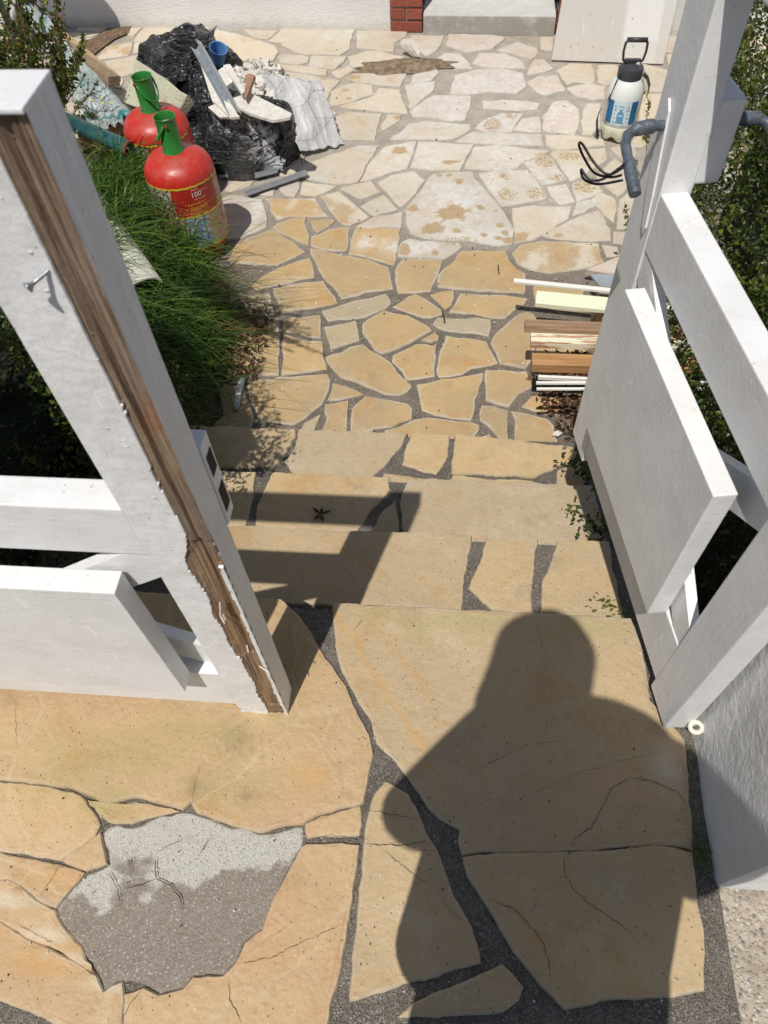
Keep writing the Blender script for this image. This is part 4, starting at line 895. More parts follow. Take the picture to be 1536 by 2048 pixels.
def loop(cs, r=.0022):
    P_ = []; n_ = len(cs)
    for i in range(n_-1):
        p0, p1, p2, p3 = [Vector(cs[max(0, min(n_-1, j))]) for j in (i-1, i, i+1, i+2)]
        for t in np.linspace(0, 1, 8, endpoint=False):
            P_.append(.5*((2*p1)+(-p0+p2)*t+(2*p0-5*p1+4*p2-p3)*t*t+(-p0+3*p1-3*p2+p3)*t**3))
    P_.append(Vector(cs[-1])); return B().tube(P_, r, 7)
loop([WR(.672, .086, .82), WR(.680, .105, .805), WR(.700, .125, .815), WR(.735, .140, .830), WR(.750, .140, .820), WR(.735, .132, .805), WR(.705, .120, .795), WR(.68, .10, .80), WR(.670, .086, .808)]).done('strand', M['black_wire'], w, True)
loop([WR(.675, .082, .825), WR(.685, .110, .795), WR(.695, .130, .790), WR(.710, .142, .800), WR(.705, .136, .785), WR(.69, .115, .783), WR(.668, .083, .80)]).done('strand', M['black_wire'], w, True)

# ------------------------------------------------------------------ house
k = NB('house_render'); 
c_ = k.mix(k.ramp(k.noise(3, 4), .3, .7), (.76, .755, .74), (.70, .69, .665)); c_ = k.mix(k.ramp(k.math('ADD', k.xyz()[2], k.ramp(k.noise(20, 4), 0, 1, -.03, .03)), -.60, -.68, 0, .5), c_, (.50, .45, .38))
M['house'] = k.out(c_, .8, k.bump(k.noise(30, 5, .6, vec=k.stretch(k.pos, (1, 1, 2.5))), .006, .6), .3)
def brick_m():
    k = NB('red_brick'); o = k.obj()
    c = k.mix(k.ramp(k.noise(40, 4, .7), .3, .7), (.26, .062, .038), (.36, .11, .07)); c = k.mix(k.ramp(k.rnd(), 0, 1, 0, .5), c, (.22, .07, .05))
    c = k.mix(k.ramp(k.noise(70, 4, .7), .6, .75, 0, .6), c, (.40, .30, .25))
    return k.out(c, .85, k.bump(k.noise(90, 4, .7), .004, .8), .3)
M['brick'] = brick_m(); M['grey_cement'] = simple('cement_grey', (.30, .285, .255), .85, .2, 14, .004)
M['cement_step'] = None
k = NB('two_tone_cement'); x, y, z = k.xyz()
c_ = k.mix(k.ramp(z, -.585, -.570), (.33, .31, .27), (.50, .49, .47)); c_ = k.mix(k.ramp(k.noise(9, 5, .7), .45, .7, 0, .6), c_, (.62, .61, .59)); c_ = k.mix(k.ramp(k.noise(50, 4, .7), .55, .7, 0, .4), c_, (.25, .23, .2))  # darker front face, lighter top surface, random blotches over both
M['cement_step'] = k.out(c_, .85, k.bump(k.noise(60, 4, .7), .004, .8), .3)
house = empty('house', (0, 5.8, -.68), 'white rendered house front with red brick door jambs behind the patio', 'house')
WY = lambda x: 5.44-.055*x
def wallseg(x0, x1, z0, z1, dy=0.0, name='wall', m='house'):
    B().hexa([(x0, WY(x0)+dy, z0), (x1, WY(x1)+dy, z0), (x1, WY(x1)+.3, z0), (x0, WY(x0)+.3, z0), (x0, WY(x0)+dy, z1), (x1, WY(x1)+dy, z1), (x1, WY(x1)+.3, z1), (x0, WY(x0)+.3, z1)]).done(name, M[m], house)
wallseg(-6.0, -.475, -.69, 2.6); wallseg(.84, 6.0, -.69, 2.6); wallseg(-.475, .84, 1.55, 2.6, name='lintel')
for xs, wdt in ((-.475, .215), (.620, .215)):
    for c in range(30):
        z0_ = -.683+.0745*c
        if z0_ > 1.5: break
        seg = [(xs, xs+wdt)] if c % 2 == 0 else [(xs, xs+wdt*.48), (xs+wdt*.52, xs+wdt)]
        for a, b in seg:
            jx = random.uniform(-.002, .002)
            B().hexa([(a, WY(a)-.012+jx, z0_), (b, WY(b)-.012+jx, z0_), (b, WY(b)+.09, z0_), (a, WY(a)+.09, z0_), (a, WY(a)-.012+jx, z0_+.063), (b, WY(b)-.012+jx, z0_+.063), (b, WY(b)+.09, z0_+.063), (a, WY(a)+.09, z0_+.063)], .003, 1).done('brick', M['brick'], house)
    B().hexa([(xs, WY(xs)-.006, -.69), (xs+wdt-.003, WY(xs)-.006, -.69), (xs+wdt-.003, WY(xs)+.088, -.69), (xs, WY(xs)+.088, -.69), (xs, WY(xs)-.006, 1.55), (xs+wdt-.003, WY(xs)-.006, 1.55), (xs+wdt-.003, WY(xs)+.088, 1.55), (xs, WY(xs)+.088, 1.55)]).done('pointing', M['grey_cement'], house)
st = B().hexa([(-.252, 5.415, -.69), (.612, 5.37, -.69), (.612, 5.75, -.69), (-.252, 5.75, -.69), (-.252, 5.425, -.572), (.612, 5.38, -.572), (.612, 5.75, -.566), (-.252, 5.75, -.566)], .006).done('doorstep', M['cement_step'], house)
B().box(-.25, .61, 5.66, 5.70, -.56, 1.54).done('door', simple('door_paint', (.5, .5, .48), .4), house)
B().box(.30, .34, 5.63, 5.66, .30, .42, .01).done('door_handle', M['steel'], house)

# board leaning on the wall
k = NB('board_face'); o_ = k.obj(); ox = k.xyz(o_)
c_ = k.mix(k.ramp(ox[0], .02, .06), (.55, .52, .47), (.68, .665, .64)); c_ = k.mix(k.ramp(ox[0], .24, .26), c_, (.58, .56, .52)); c_ = k.mix(k.ramp(ox[2], .125, .10, 0, .5), c_, (.56, .52, .46))
c_ = k.mix(k.ramp(k.noise(14, 5, .7, vec=k.stretch(o_, (3, 1, .3))), .58, .7, 0, .5), c_, (.70, .68, .66)); c_ = k.mix(k.ramp(k.vor(16, vec=o_), .10, .06, 0, .8), c_, (.25, .22, .18))
M['boardface'] = k.out(c_, .65, k.bump(k.noise(30, 4, vec=o_), .002), .35)
a_ = Vector((0.5770, 5.0138, -0.6750)); b_ = Vector((1.2543, 4.9503, -0.6750)); c_ = Vector((b_.x+.07, 5.355, .35)); d_ = Vector((a_.x+.09, 5.385, .35))
nrm_ = (b_-a_).cross(d_-a_).normalized()
b = B().poly([a_, b_, c_, d_], .012, -nrm_)
tag(b.done('plasterboard_sheet', M['boardface']), 'tall pale plasterboard sheet leaning on the house wall right of the doorstep', 'board')

# ------------------------------------------------------------------ foliage helpers
def leaves(name, centers, size, mat, tint, parent=None, up=None, asp=.55, spread=1.0):
    """one mesh of small pointed leaves, each a folded pair of faces"""
    n = len(centers)
    d = RNG.normal(size=(n, 3))
    if up is not None: d = d*spread + up
    d /= np.linalg.norm(d, axis=1)[:, None]
    r = RNG.normal(size=(n, 3)); s = np.cross(d, r); s /= np.linalg.norm(s, axis=1)[:, None]; nn = np.cross(d, s)
    L = size*(.6+.8*RNG.random(n))[:, None]; W_ = L*asp
    c = np.asarray(centers)
    v = np.stack([c, c+d*L*.45+s*W_*.5+nn*L*.10, c+d*L, c+d*L*.45-s*W_*.5+nn*L*.10, c+d*L*.5-nn*L*.04], 1).reshape(-1, 3)
    base = (np.arange(n)*5)[:, None]
    f = np.concatenate([base+np.array([0, 1, 4]), base+np.array([1, 2, 4]), base+np.array([2, 3, 4]), base+np.array([3, 0, 4])], 1).reshape(-1, 3)
    me = bpy.data.meshes.new(name); me.vertices.add(len(v)); me.vertices.foreach_set('co', v.astype(np.float32).ravel())
    me.loops.add(len(f)*3); me.loops.foreach_set('vertex_index', f.astype(np.int32).ravel())
    me.polygons.add(len(f)); me.polygons.foreach_set('loop_start', np.arange(0, len(f)*3, 3, dtype=np.int32)); me.update(calc_edges=True)
    at = me.attributes.new('tint', 'FLOAT', 'POINT'); at.data.foreach_set('value', np.repeat(np.asarray(tint), 5).astype(np.float32))
    return link(name, me, mat, parent)
def lump(p, f=3.0): return noise.noise(Vector(p)*f)
M['leaf'] = leaf_mat('hedge_leaf', (.018, .036, .008), (.10, .135, .020), .42, .25)
M['leaf_young'] = leaf_mat('young_leaf', (.09, .12, .02), (.22, .26, .04), .35, .3)
M['twig'] = simple('twig_bark', (.10, .065, .045), .8)
M['stem_red'] = simple('reddish_stem', (.17, .075, .045), .7)

def hedge_points(n, inside, box, shell=.10):
    """sample leaf positions; keep those near the surface of an implicit hedge volume"""
    out = []
    x0, x1, y0, y1, z0, z1 = box
    while len(out) < n:
        q = RNG.random((n*3, 3))*np.array([x1-x0, y1-y0, z1-z0])+np.array([x0, y0, z0])
        for p_ in q:
            d = inside(p_)
            if 0 < d < shell*(1+2.2*RNG.random()**2): out.append(p_)
            if len(out) >= n: break
    return np.array(out)
def hedge(name, label, inside, box, n, size, sprigs, tips=60, core=None):
    root = empty(name, ((box[0]+box[1])/2, (box[2]+box[3])/2, -.69), label, 'hedge')
    pts = hedge_points(n, inside, box)
    tint = np.clip(.35+.25*RNG.normal(size=n)+.35*np.array([lump(p_, 5) for p_ in pts]), 0, 1)
    o = leaves('foliage', pts, size, M['leaf'], tint, root, up=np.array([-.1, -.2, .7])); o['kind'] = 'stuff'
    b = B()
    for a in range(sprigs):
        for _ in range(60):
            q = np.array([random.uniform(box[0], box[1]), random.uniform(box[2], box[3]), random.uniform(box[4]+.2, box[5])])
            if 0 < inside(q) < .06: break
        d = Vector((random.uniform(-.5, .3), random.uniform(-.5, .3), 1)).normalized()
        L = random.uniform(.08, .24); P_ = [Vector(q)+d*L*t+Vector((random.uniform(-.006, .006), random.uniform(-.006, .006), 0)) for t in np.linspace(0, 1, 6)]
        b.tube(P_, [.0022*(1-.6*t) for t in np.linspace(0, 1, 6)], 5)
        m_ = int(L/.0085)*2; cs = [P_[0].lerp(P_[-1], random.random()) for _ in range(m_)]
        SPR.extend([tuple(c) for c in cs])
    if SPR:
        sp = np.array(SPR); o2 = leaves('sprig_leaves', sp, size*1.1, M['leaf'], np.clip(.7+.25*RNG.normal(size=len(sp)), 0, 1), root, up=np.array([0, 0, .4])); o2['kind'] = 'stuff'
        SPR.clear()
    o3 = b.done('twigs', M['twig'], root); o3['kind'] = 'stuff'
    if core: core.done('solid_core', simple('hedge_core', (.018, .022, .010), 1), root, jitter=.05, sub=5)
    return root
SPR = []
# right hedge, beside the patio
def in_right(p_):
    x, y, z = p_
    lim = .80+max(0, (y-2.9))*.42 + .07*lump((x, y*1.0, z), 3.2)
    top = .02+.05*math.sin(y*2)+.09*lump((x+9, y, z), 3.5)
    return min(x-lim, top-z-.25*max(0, .95-x)*1.0, 4.35-y, 1.9-x+.2)
hedge('hedge', 'glossy dark green hedge growing behind the open right gate leaf', in_right, (.62, 2.0, 1.0, 4.4, -.68, .14), 46000, .021, 260,
      core=B().box(1.30, 2.2, .9, 3.3, -.70, -.20))
# left hedge, inside the left gate
def in_left(p_):
    x, y, z = p_
    rt = -.88+.06*lump((x, y, z), 4); top = -.02+.10*lump((x+4, y, z), 3)-max(0, y-1.7)*.35
    return min(rt-x, top-z-max(0, y-1.25)*.5, y-.72, 1.78-y+.1*lump(p_, 4))
hedge('hedge', 'dark green hedge seen through the gaps of the closed left gate leaf', in_left, (-2.3, -.58, .70, 2.4, -.68, .32), 32000, .0165, 130,
      core=B().box(-2.4, -1.10, .85, 2.0, -.70, -.08))
def in_tall(p_):
    x, y, z = p_; w_ = .04*lump(p_, 6)
    return min(-.63*y+w_-x, x+.84*y+w_, .62+.10*lump(p_, 4)-z-.6*max(0, y-1.5), y-1.08, 1.80-y)
hedge('bush', 'tall small leaved bush standing behind the rotten gate post', in_tall, (-1.5, -.62, 1.05, 1.85, -.66, .75), 24000, .0175, 60,
      core=B().hexa([(-.97, 1.22, -.68), (-.84, 1.24, -.68), (-1.12, 1.68, -.68), (-1.30, 1.66, -.68), (-.97, 1.22, .42), (-.84, 1.24, .42), (-1.12, 1.68, .30), (-1.30, 1.66, .30)]))  # solid core added so the bush throws a denser shadow
def in_far(p_):
    x, y, z = p_; return min(-1.42+.1*lump(p_, 3)-x, 1.70+.12*lump(p_, 3)-z, y-.67, 1.35-y, x+3.6)
hedge('hedge', 'tall unseen hedge added beside the left gate pier to shade the bed', in_far, (-3.6, -1.35, .6, 1.4, -.68, 1.9), 20000, .024, 20, core=B().box(-3.5, -1.65, .75, 1.2, -.70, 1.5))  # unseen hedge added to shade the plants inside the left gate

def grass_patch(name, label, roots, length, lean, parent=None, width=.0042, cat='grass'):
    n = len(roots); seg = 6; vs = np.empty((n, (seg+1)*2, 3)); roots = np.asarray(roots)
    L = length*(.55+.6*RNG.random(n)); az = RNG.normal(size=(n, 2))*.55+np.array(lean)
    bend = .55+.9*RNG.random(n); side = np.stack([-az[:, 1], az[:, 0]], 1); side /= np.linalg.norm(side, axis=1)[:, None]+1e-6
    rot = RNG.normal(size=(n, 2))*.6; side = side+rot; side /= np.linalg.norm(side, axis=1)[:, None]+1e-6
    for i in range(seg+1):
        t = i/seg; up = L*(t-.62*bend*t*t); out = L*bend*.85*t**1.6
        w = width*(1-t**2.2)+.0003
        c = roots+np.stack([az[:, 0]*out, az[:, 1]*out, up], 1)
        c[:, :2] += (side*(np.sin(t*3+L*40)[:, None]*.006*1))
        vs[:, 2*i] = c+np.concatenate([side*w/2, np.zeros((n, 1))], 1); vs[:, 2*i+1] = c-np.concatenate([side*w/2, np.zeros((n, 1))], 1)
    base = (np.arange(n)*(seg+1)*2)[:, None]
    f = np.concatenate([base+np.array([2*i, 2*i+1, 2*i+3, 2*i+2]) for i in range(seg)], 1).reshape(-1, 4)
    v = vs.reshape(-1, 3); me = bpy.data.meshes.new(name)
    me.vertices.add(len(v)); me.vertices.foreach_set('co', v.astype(np.float32).ravel())
    me.loops.add(len(f)*4); me.loops.foreach_set('vertex_index', f.astype(np.int32).ravel())
    me.polygons.add(len(f)); me.polygons.foreach_set('loop_start', np.arange(0, len(f)*4, 4, dtype=np.int32)); me.update(calc_edges=True)
    tint = np.clip(.45+.28*RNG.normal(size=n), 0, .89); tint[RNG.random(n) < .05] = .99
    at = me.attributes.new('tint', 'FLOAT', 'POINT'); at.data.foreach_set('value', np.repeat(tint, (seg+1)*2).astype(np.float32))
    o = link(name, me, M['grass'], parent, smooth=True); tag(o, label, cat, kind='stuff'); return o
k_ = leaf_mat('grass_blade', (.024, .066, .010), (.105, .195, .028), .40, .28); M['grass'] = k_

# planted bank on the left: soil rises from the patio edge
def bank_h(x, y):
    h = -.69 + .30*min(1, max(0, (-.98-x+.06*math.sin(y*4))/.45)) * min(1, max(0, (4.1-y)/.8))
    return h+.02*noise.noise(Vector((x*6, y*6, 0)))
vs, fs = [], []; nx, ny = 50, 70
for j in range(ny+1):
    for i in range(nx+1):
        y = .78+3.4*j/ny; xr = -.88-.10*max(0, min(1, (y-2.3)/.4))-.38*max(0, min(1, (y-2.7)/.35)) + .02*noise.noise(Vector((y*9, 0, 0))); x = -3.2+(3.2+xr)*i/nx; vs.append((x, y, bank_h(x, y)))
for j in range(ny):
    for i in range(nx):
        q = j*(nx+1)+i; fs.append([q, q+1, q+nx+2, q+nx+1])
bk = link('planting_bed', mesh('planting_bed', vs, fs), M['soil'], smooth=True); bk['kind'] = 'structure'
roots = []
while len(roots) < 5200:
    x = random.uniform(-1.95, -1.08); y = random.uniform(1.9, 3.45)
    e = ((x+1.52)/.40)**2+((y-2.62)/.72)**2 + .5*noise.noise(Vector((x*7, y*7, 2)))
    if e < 1 and not (y > 2.86 and x > -1.36+.1*(y-3.0)) and math.hypot(x+1.25, y-3.07) > .17 and math.hypot(x+1.45, y-3.42) > .17: roots.append((x, y, bank_h(x, y)-.01))
grass_patch('long_grass', 'long bright green grass arching over the bed in front of the gas bottles', roots, .30, (.34, -.12), width=.0062)
roots = []
while len(roots) < 2200:
    x = random.uniform(-1.25, -1.0); y = random.uniform(1.5, 2.6)
    if noise.noise(Vector((x*5, y*5, 7))) > -.25: roots.append((x, y, bank_h(x, y)-.01))
grass_patch('drooping_grass', 'dark grass drooping over the patio edge beside the steps', roots, .25, (.42, -.18), width=.0050)
# dry reddish stalks at the tip of the tuft
roots = [(random.uniform(-1.2, -1.02), random.uniform(2.25, 2.7), -.66) for _ in range(130)]
M['grass_keep'] = M['grass']; M['grass'] = leaf_mat('dry_stalk', (.10, .045, .025), (.20, .12, .05), .5, .15)
grass_patch('dry_grass', 'reddish dry stalks fanning out from the grass over the patio', roots, .34, (.60, .0), width=.0028)
roots = [(random.uniform(-1.45, -1.2), random.uniform(2.75, 2.95), bank_h(-1.35, 2.85)) for _ in range(60)]
grass_patch('seeding_grass', 'thin brown seeding stalks in front of the near red gas bottle', roots, .42, (.25, .15), width=.0022)
M['grass'] = M['grass_keep']

# upright leafy shrubs top left
def sprig_shrub(name, label, stems, leaf=.016, mat='leaf', seed=1):
    rr = random.Random(seed); root = empty(name, Vector(stems[0][0]), label, 'shrub'); cs = []; ups = []
    for a, t in stems:
        b = B()
        a = Vector(a); t = Vector(t); L = (t-a).length; mid = a.lerp(t, .5)+Vector((rr.uniform(-.03, .03), rr.uniform(-.03, .03), 0))
        P_ = [a.lerp(mid, s*2) if s < .5 else mid.lerp(t, s*2-1) for s in np.linspace(0, 1, 12)]
        b.tube(P_, [.0030*(1-.65*s) for s in np.linspace(0, 1, 12)], 6)
        m_ = int(L/.012)
        for i in range(m_):
            s = i/m_
            q = P_[min(11, int(s*11))].lerp(P_[min(11, int(s*11)+1)], s*11-int(s*11))
            for _ in range(3): cs.append(tuple(q)); ups.append(tuple((t-a).normalized()*.7))
        for _ in range(int(L/.09)):
            s = rr.uniform(.15, .85); q = a.lerp(t, s); e = q+Vector((rr.uniform(-.07, .07), rr.uniform(-.07, .07), rr.uniform(.04, .11)))
            b.tube([q, e], [.0016, .0008], 5)
            for i in range(9): cs.append(tuple(q.lerp(e, i/8))); ups.append((0, 0, .6))
            cs.append(tuple(e)); ups.append((0, 0, 1))
        b.done('stem', M['stem_red'], root)
    o = leaves('leaves', np.array(cs), leaf, M[mat], np.clip(.6+.28*RNG.normal(size=len(cs)), 0, 1), root, up=np.array(ups)); o['kind'] = 'stuff'
    return root
st_ = []
STEMS = [((-1.2954, 1.9927, 0.4600), (-1.0210, 1.8325, 0.8600)), ((-1.2578, 2.0203, 0.4600), (-0.9394, 1.7245, 0.8600)), ((-1.2276, 2.0203, 0.4600), (-0.8982, 1.8011, 0.8600)), ((-1.1825, 2.0203, 0.4600), (-0.8418, 1.6482, 0.8600)), ((-1.2729, 2.0203, 0.4600), (-0.9037, 1.5574, 0.8600)), ((-1.2051, 2.0203, 0.4600), (-0.8752, 1.6254, 0.8600)), ((-1.3219, 2.0485, 0.4600), (-0.9635, 1.6275, 0.8600)), ((-1.1429, 1.9927, 0.4600), (-0.7512, 1.5434, 0.8600)), ((-1.1850, 2.0482, 0.4600), (-0.8424, 1.6723, 0.8600)), ((-1.2639, 2.0768, 0.4600), (-0.9376, 1.8570, 0.8600)), ((-1.3100, 2.0770, 0.4600), (-0.8917, 1.6258, 0.8600)), ((-1.3759, 2.1656, 0.4600), (-1.0015, 1.8594, 0.8600))]
for a_s, t_s in STEMS:
    st_.append((a_s, t_s))
for _ in range(9):
    i = random.randrange(len(st_)); a, t = st_[i]; st_.append((tuple(Vector(a)+Vector((random.uniform(-.10, .02), random.uniform(-.05, .08), 0))), tuple(Vector(t)+Vector((random.uniform(-.10, .02), random.uniform(-.05, .08), random.uniform(-.12, .0))))))
sprig_shrub('upright_shrub', 'upright small leaved shrub sprigs rising behind the rotten gate post', st_, leaf=.0135)
sprig_shrub('leafy_sprig', 'two leafy shoots leaning over the plastic sheet left of the gas bottles', [((-2.0514, 3.7204, -0.3000), (-1.9016, 3.9234, -0.1200)), ((-2.0495, 3.7462, -0.3000), (-1.8934, 3.8170, -0.1400)), ((-2.0026, 3.7708, -0.3500), (-1.8108, 3.7391, -0.2000))], seed=4)
sprig_shrub('leafy_sprig', 'small dark leafy shoots above the terracotta planter', [((-2.0673, 3.7553, -0.4200), (-1.8806, 3.6987, -0.3400)), ((-2.0449, 3.7296, -0.4200), (-1.9252, 3.7197, -0.3000)), ((-2.0344, 3.7811, -0.4200), (-1.8294, 3.6633, -0.3400)), ((-1.8496, 3.3751, -0.3600), (-1.6448, 3.3419, -0.2800)), ((-1.8200, 3.2849, -0.3600), (-1.6357, 3.2305, -0.2800))], seed=6, leaf=.018)
sprig_shrub('leafy_sprig', 'small leafy sprig poking out beside the pressure sprayer', [((0.9385, 3.5271, -0.4000), (0.9117, 3.6869, -0.2800)), ((0.9591, 3.5954, -0.4000), (0.9428, 3.5691, -0.2800)), ((0.9706, 3.5047, -0.4000), (0.8981, 3.5337, -0.3200))], seed=8)
sprig_shrub('leafy_shoot', 'tallest shoot rising above the hedge beside the right gate leaf', [((1.1935, 3.3788, -0.0500), (1.2604, 3.6537, 0.0600)), ((1.1363, 3.2925, -0.0500), (1.1534, 3.4216, 0.0300)), ((1.2259, 3.3348, -0.0500), (1.2834, 3.4429, 0.0200)), ((1.0535, 3.1678, -0.0500), (1.0829, 3.3136, 0.0000))], seed=9)
sprig_shrub('young_shoot', 'pale yellow green young shoot in the dark left hedge', [((-1.3214, 1.4767, -0.1800), (-1.2921, 1.5664, -0.0800)), ((-1.3171, 1.4876, -0.1800), (-1.3044, 1.5114, -0.0800))], mat='leaf_young', seed=10)
sprig_shrub('young_shoot', 'low pale green leaves at the left edge behind the gate leaf', [((-1.3957, 1.4276, -0.2000), (-1.3743, 1.4276, -0.1400)), ((-1.3753, 1.4180, -0.2000), (-1.2986, 1.3997, -0.1400))], mat='leaf_young', seed=12)

# yellow flowers
M['petal'] = simple('yellow_petal', (.75, .58, .04), .5)
fl = empty('yellow_flower', (-1.8369, 3.7187, -0.3500), 'small yellow wild flowers in front of the plastic sheet', 'flower')
b = B()
for q in ((-1.8356, 3.6412, -0.2500), (-1.7871, 3.6611, -0.2500), (-1.7765, 3.6315, -0.2600), (-1.7199, 3.6106, -0.2500)):
    q = Vector(q); B().tube([q-Vector((.02, .01, .16)), q], .0012, 5).done('stem', M['twig'], fl)
    b2 = B()
    for t in range(4):
        a = t*math.pi/2; d = Vector((math.cos(a), math.sin(a), .2))*.009; s = Vector((-math.sin(a), math.cos(a), 0))*.005
        b2.bm.faces.new([b2.bm.verts.new(x_) for x_ in (q, q+d*.6+s, q+d, q+d*.6-s)])
    b2.done('petals', M['petal'], fl)
b.bm.free()

# ------------------------------------------------------------------ gas bottles
def label_mat(front):
    k = NB('bottle_label'); o = k.obj(); x, y, z = k.xyz(o)
    ang = k.n.new('ShaderNodeMath'); ang.operation = 'ARCTAN2'; k.l.new(y, ang.inputs[0]); k.l.new(x, ang.inputs[1]); a = ang.outputs[0]
    red = k.mix(k.ramp(k.noise(30, 4, vec=o), .3, .7), (.36, .018, .014), (.44, .03, .02))
    col = red
    band = lambda v, lo, hi: k.math('MULTIPLY', k.math('GREATER_THAN', v, lo), k.math('LESS_THAN', v, hi))
    wz = k.math('ADD', z, k.ramp(k.noise(9, 3, vec=o), 0, 1, -.049, -.037))
    col = k.mix(band(wz, .352, .364), col, (.70, .55, .06))
    col = k.mix(band(wz, .205, .214), col, (.70, .55, .06))
    blue = k.mix(k.ramp(k.noise(25, 3, vec=o), .45, .6), (.16, .33, .50), (.45, .52, .55))
    low = k.mix(band(a, -1.45, -.75), (.40, .33, .20), blue)
    low = k.mix(k.ramp(k.noise(45, 4, vec=o), .5, .62, 0, .6), low, (.30, .10, .07))
    col = k.mix(k.math('LESS_THAN', wz, .205), col, low)
    scr = k.mix(k.ramp(k.noise(85, 4, .8, vec=o), .48, .54), (.10, .085, .06), (.50, .48, .38))
    col = k.mix(k.math('MULTIPLY', k.math('LESS_THAN', a, -1.62), k.math('LESS_THAN', wz, .352)), col, scr)
    edge = k.mix(k.ramp(k.noise(60, 4, vec=o), .4, .6), (.42, .36, .24), (.25, .06, .04))
    col = k.mix(k.math('GREATER_THAN', a, -.22), col, edge)
    return k.out(col, .35, None, .5)
k = NB('bottle_red'); o_ = k.obj()
c_ = k.mix(k.ramp(k.noise(10, 5, .65, vec=o_), .35, .7), (.52, .018, .012), (.46, .035, .022)); c_ = k.mix(k.ramp(k.noise(40, 5, .75, vec=o_), .57, .75, 0, .5), c_, (.42, .20, .15))
c_ = k.mix(k.ramp(k.vor(45, vec=o_), .11, .05, 0, .6), c_, (.55, .42, .34))
c_ = k.mix(k.ramp(k.noise(5, 4, .65, vec=k.vm('ADD', o_, (1, 2, 3))), .52, .72, 0, .35), c_, (.36, .16, .12))
M['red'] = k.out(c_, k.ramp(k.noise(20, 4, vec=o_), .3, .7, .25, .5), k.bump(k.noise(7, 3, vec=o_), .006, .35), .5)
M['green'] = simple('green_plastic', (.03, .20, .035), .38, .2, 18, .001, .5)
M['label'] = label_mat(True); M['rust'] = simple('rusty_foot', (.22, .045, .025), .7, .4, 40, .003)
M['yellow_print'] = simple('yellow_print', (.72, .52, .05), .5, .05); M['white_print'] = simple('white_print', (.75, .72, .68), .5, .03)
M['black_print'] = simple('black_print', (.03, .03, .03), .5, .03)
def curved_text(txt, size, c, R, ang, z, m, parent, name='lettering', tiltz=0.0):
    cu = bpy.data.curves.new('lettering', 'FONT'); cu.body = txt; cu.size = size; cu.align_x = 'CENTER'; cu.extrude = .0; cu.resolution_u = 2
    ob = bpy.data.objects.new('t', cu); C.objects.link(ob); bpy.context.view_layer.update()
    dg = bpy.context.evaluated_depsgraph_get(); me = bpy.data.meshes.new_from_object(ob.evaluated_get(dg)); bpy.data.objects.remove(ob)
    for v in me.vertices:
        a = ang+v.co.x/R; zz_ = z+v.co.y+v.co.x*tiltz; v.co = Vector((c[0]+(R+.0010)*math.cos(a), c[1]+(R+.0010)*math.sin(a), zz_))
    return link(name, me, m, parent)
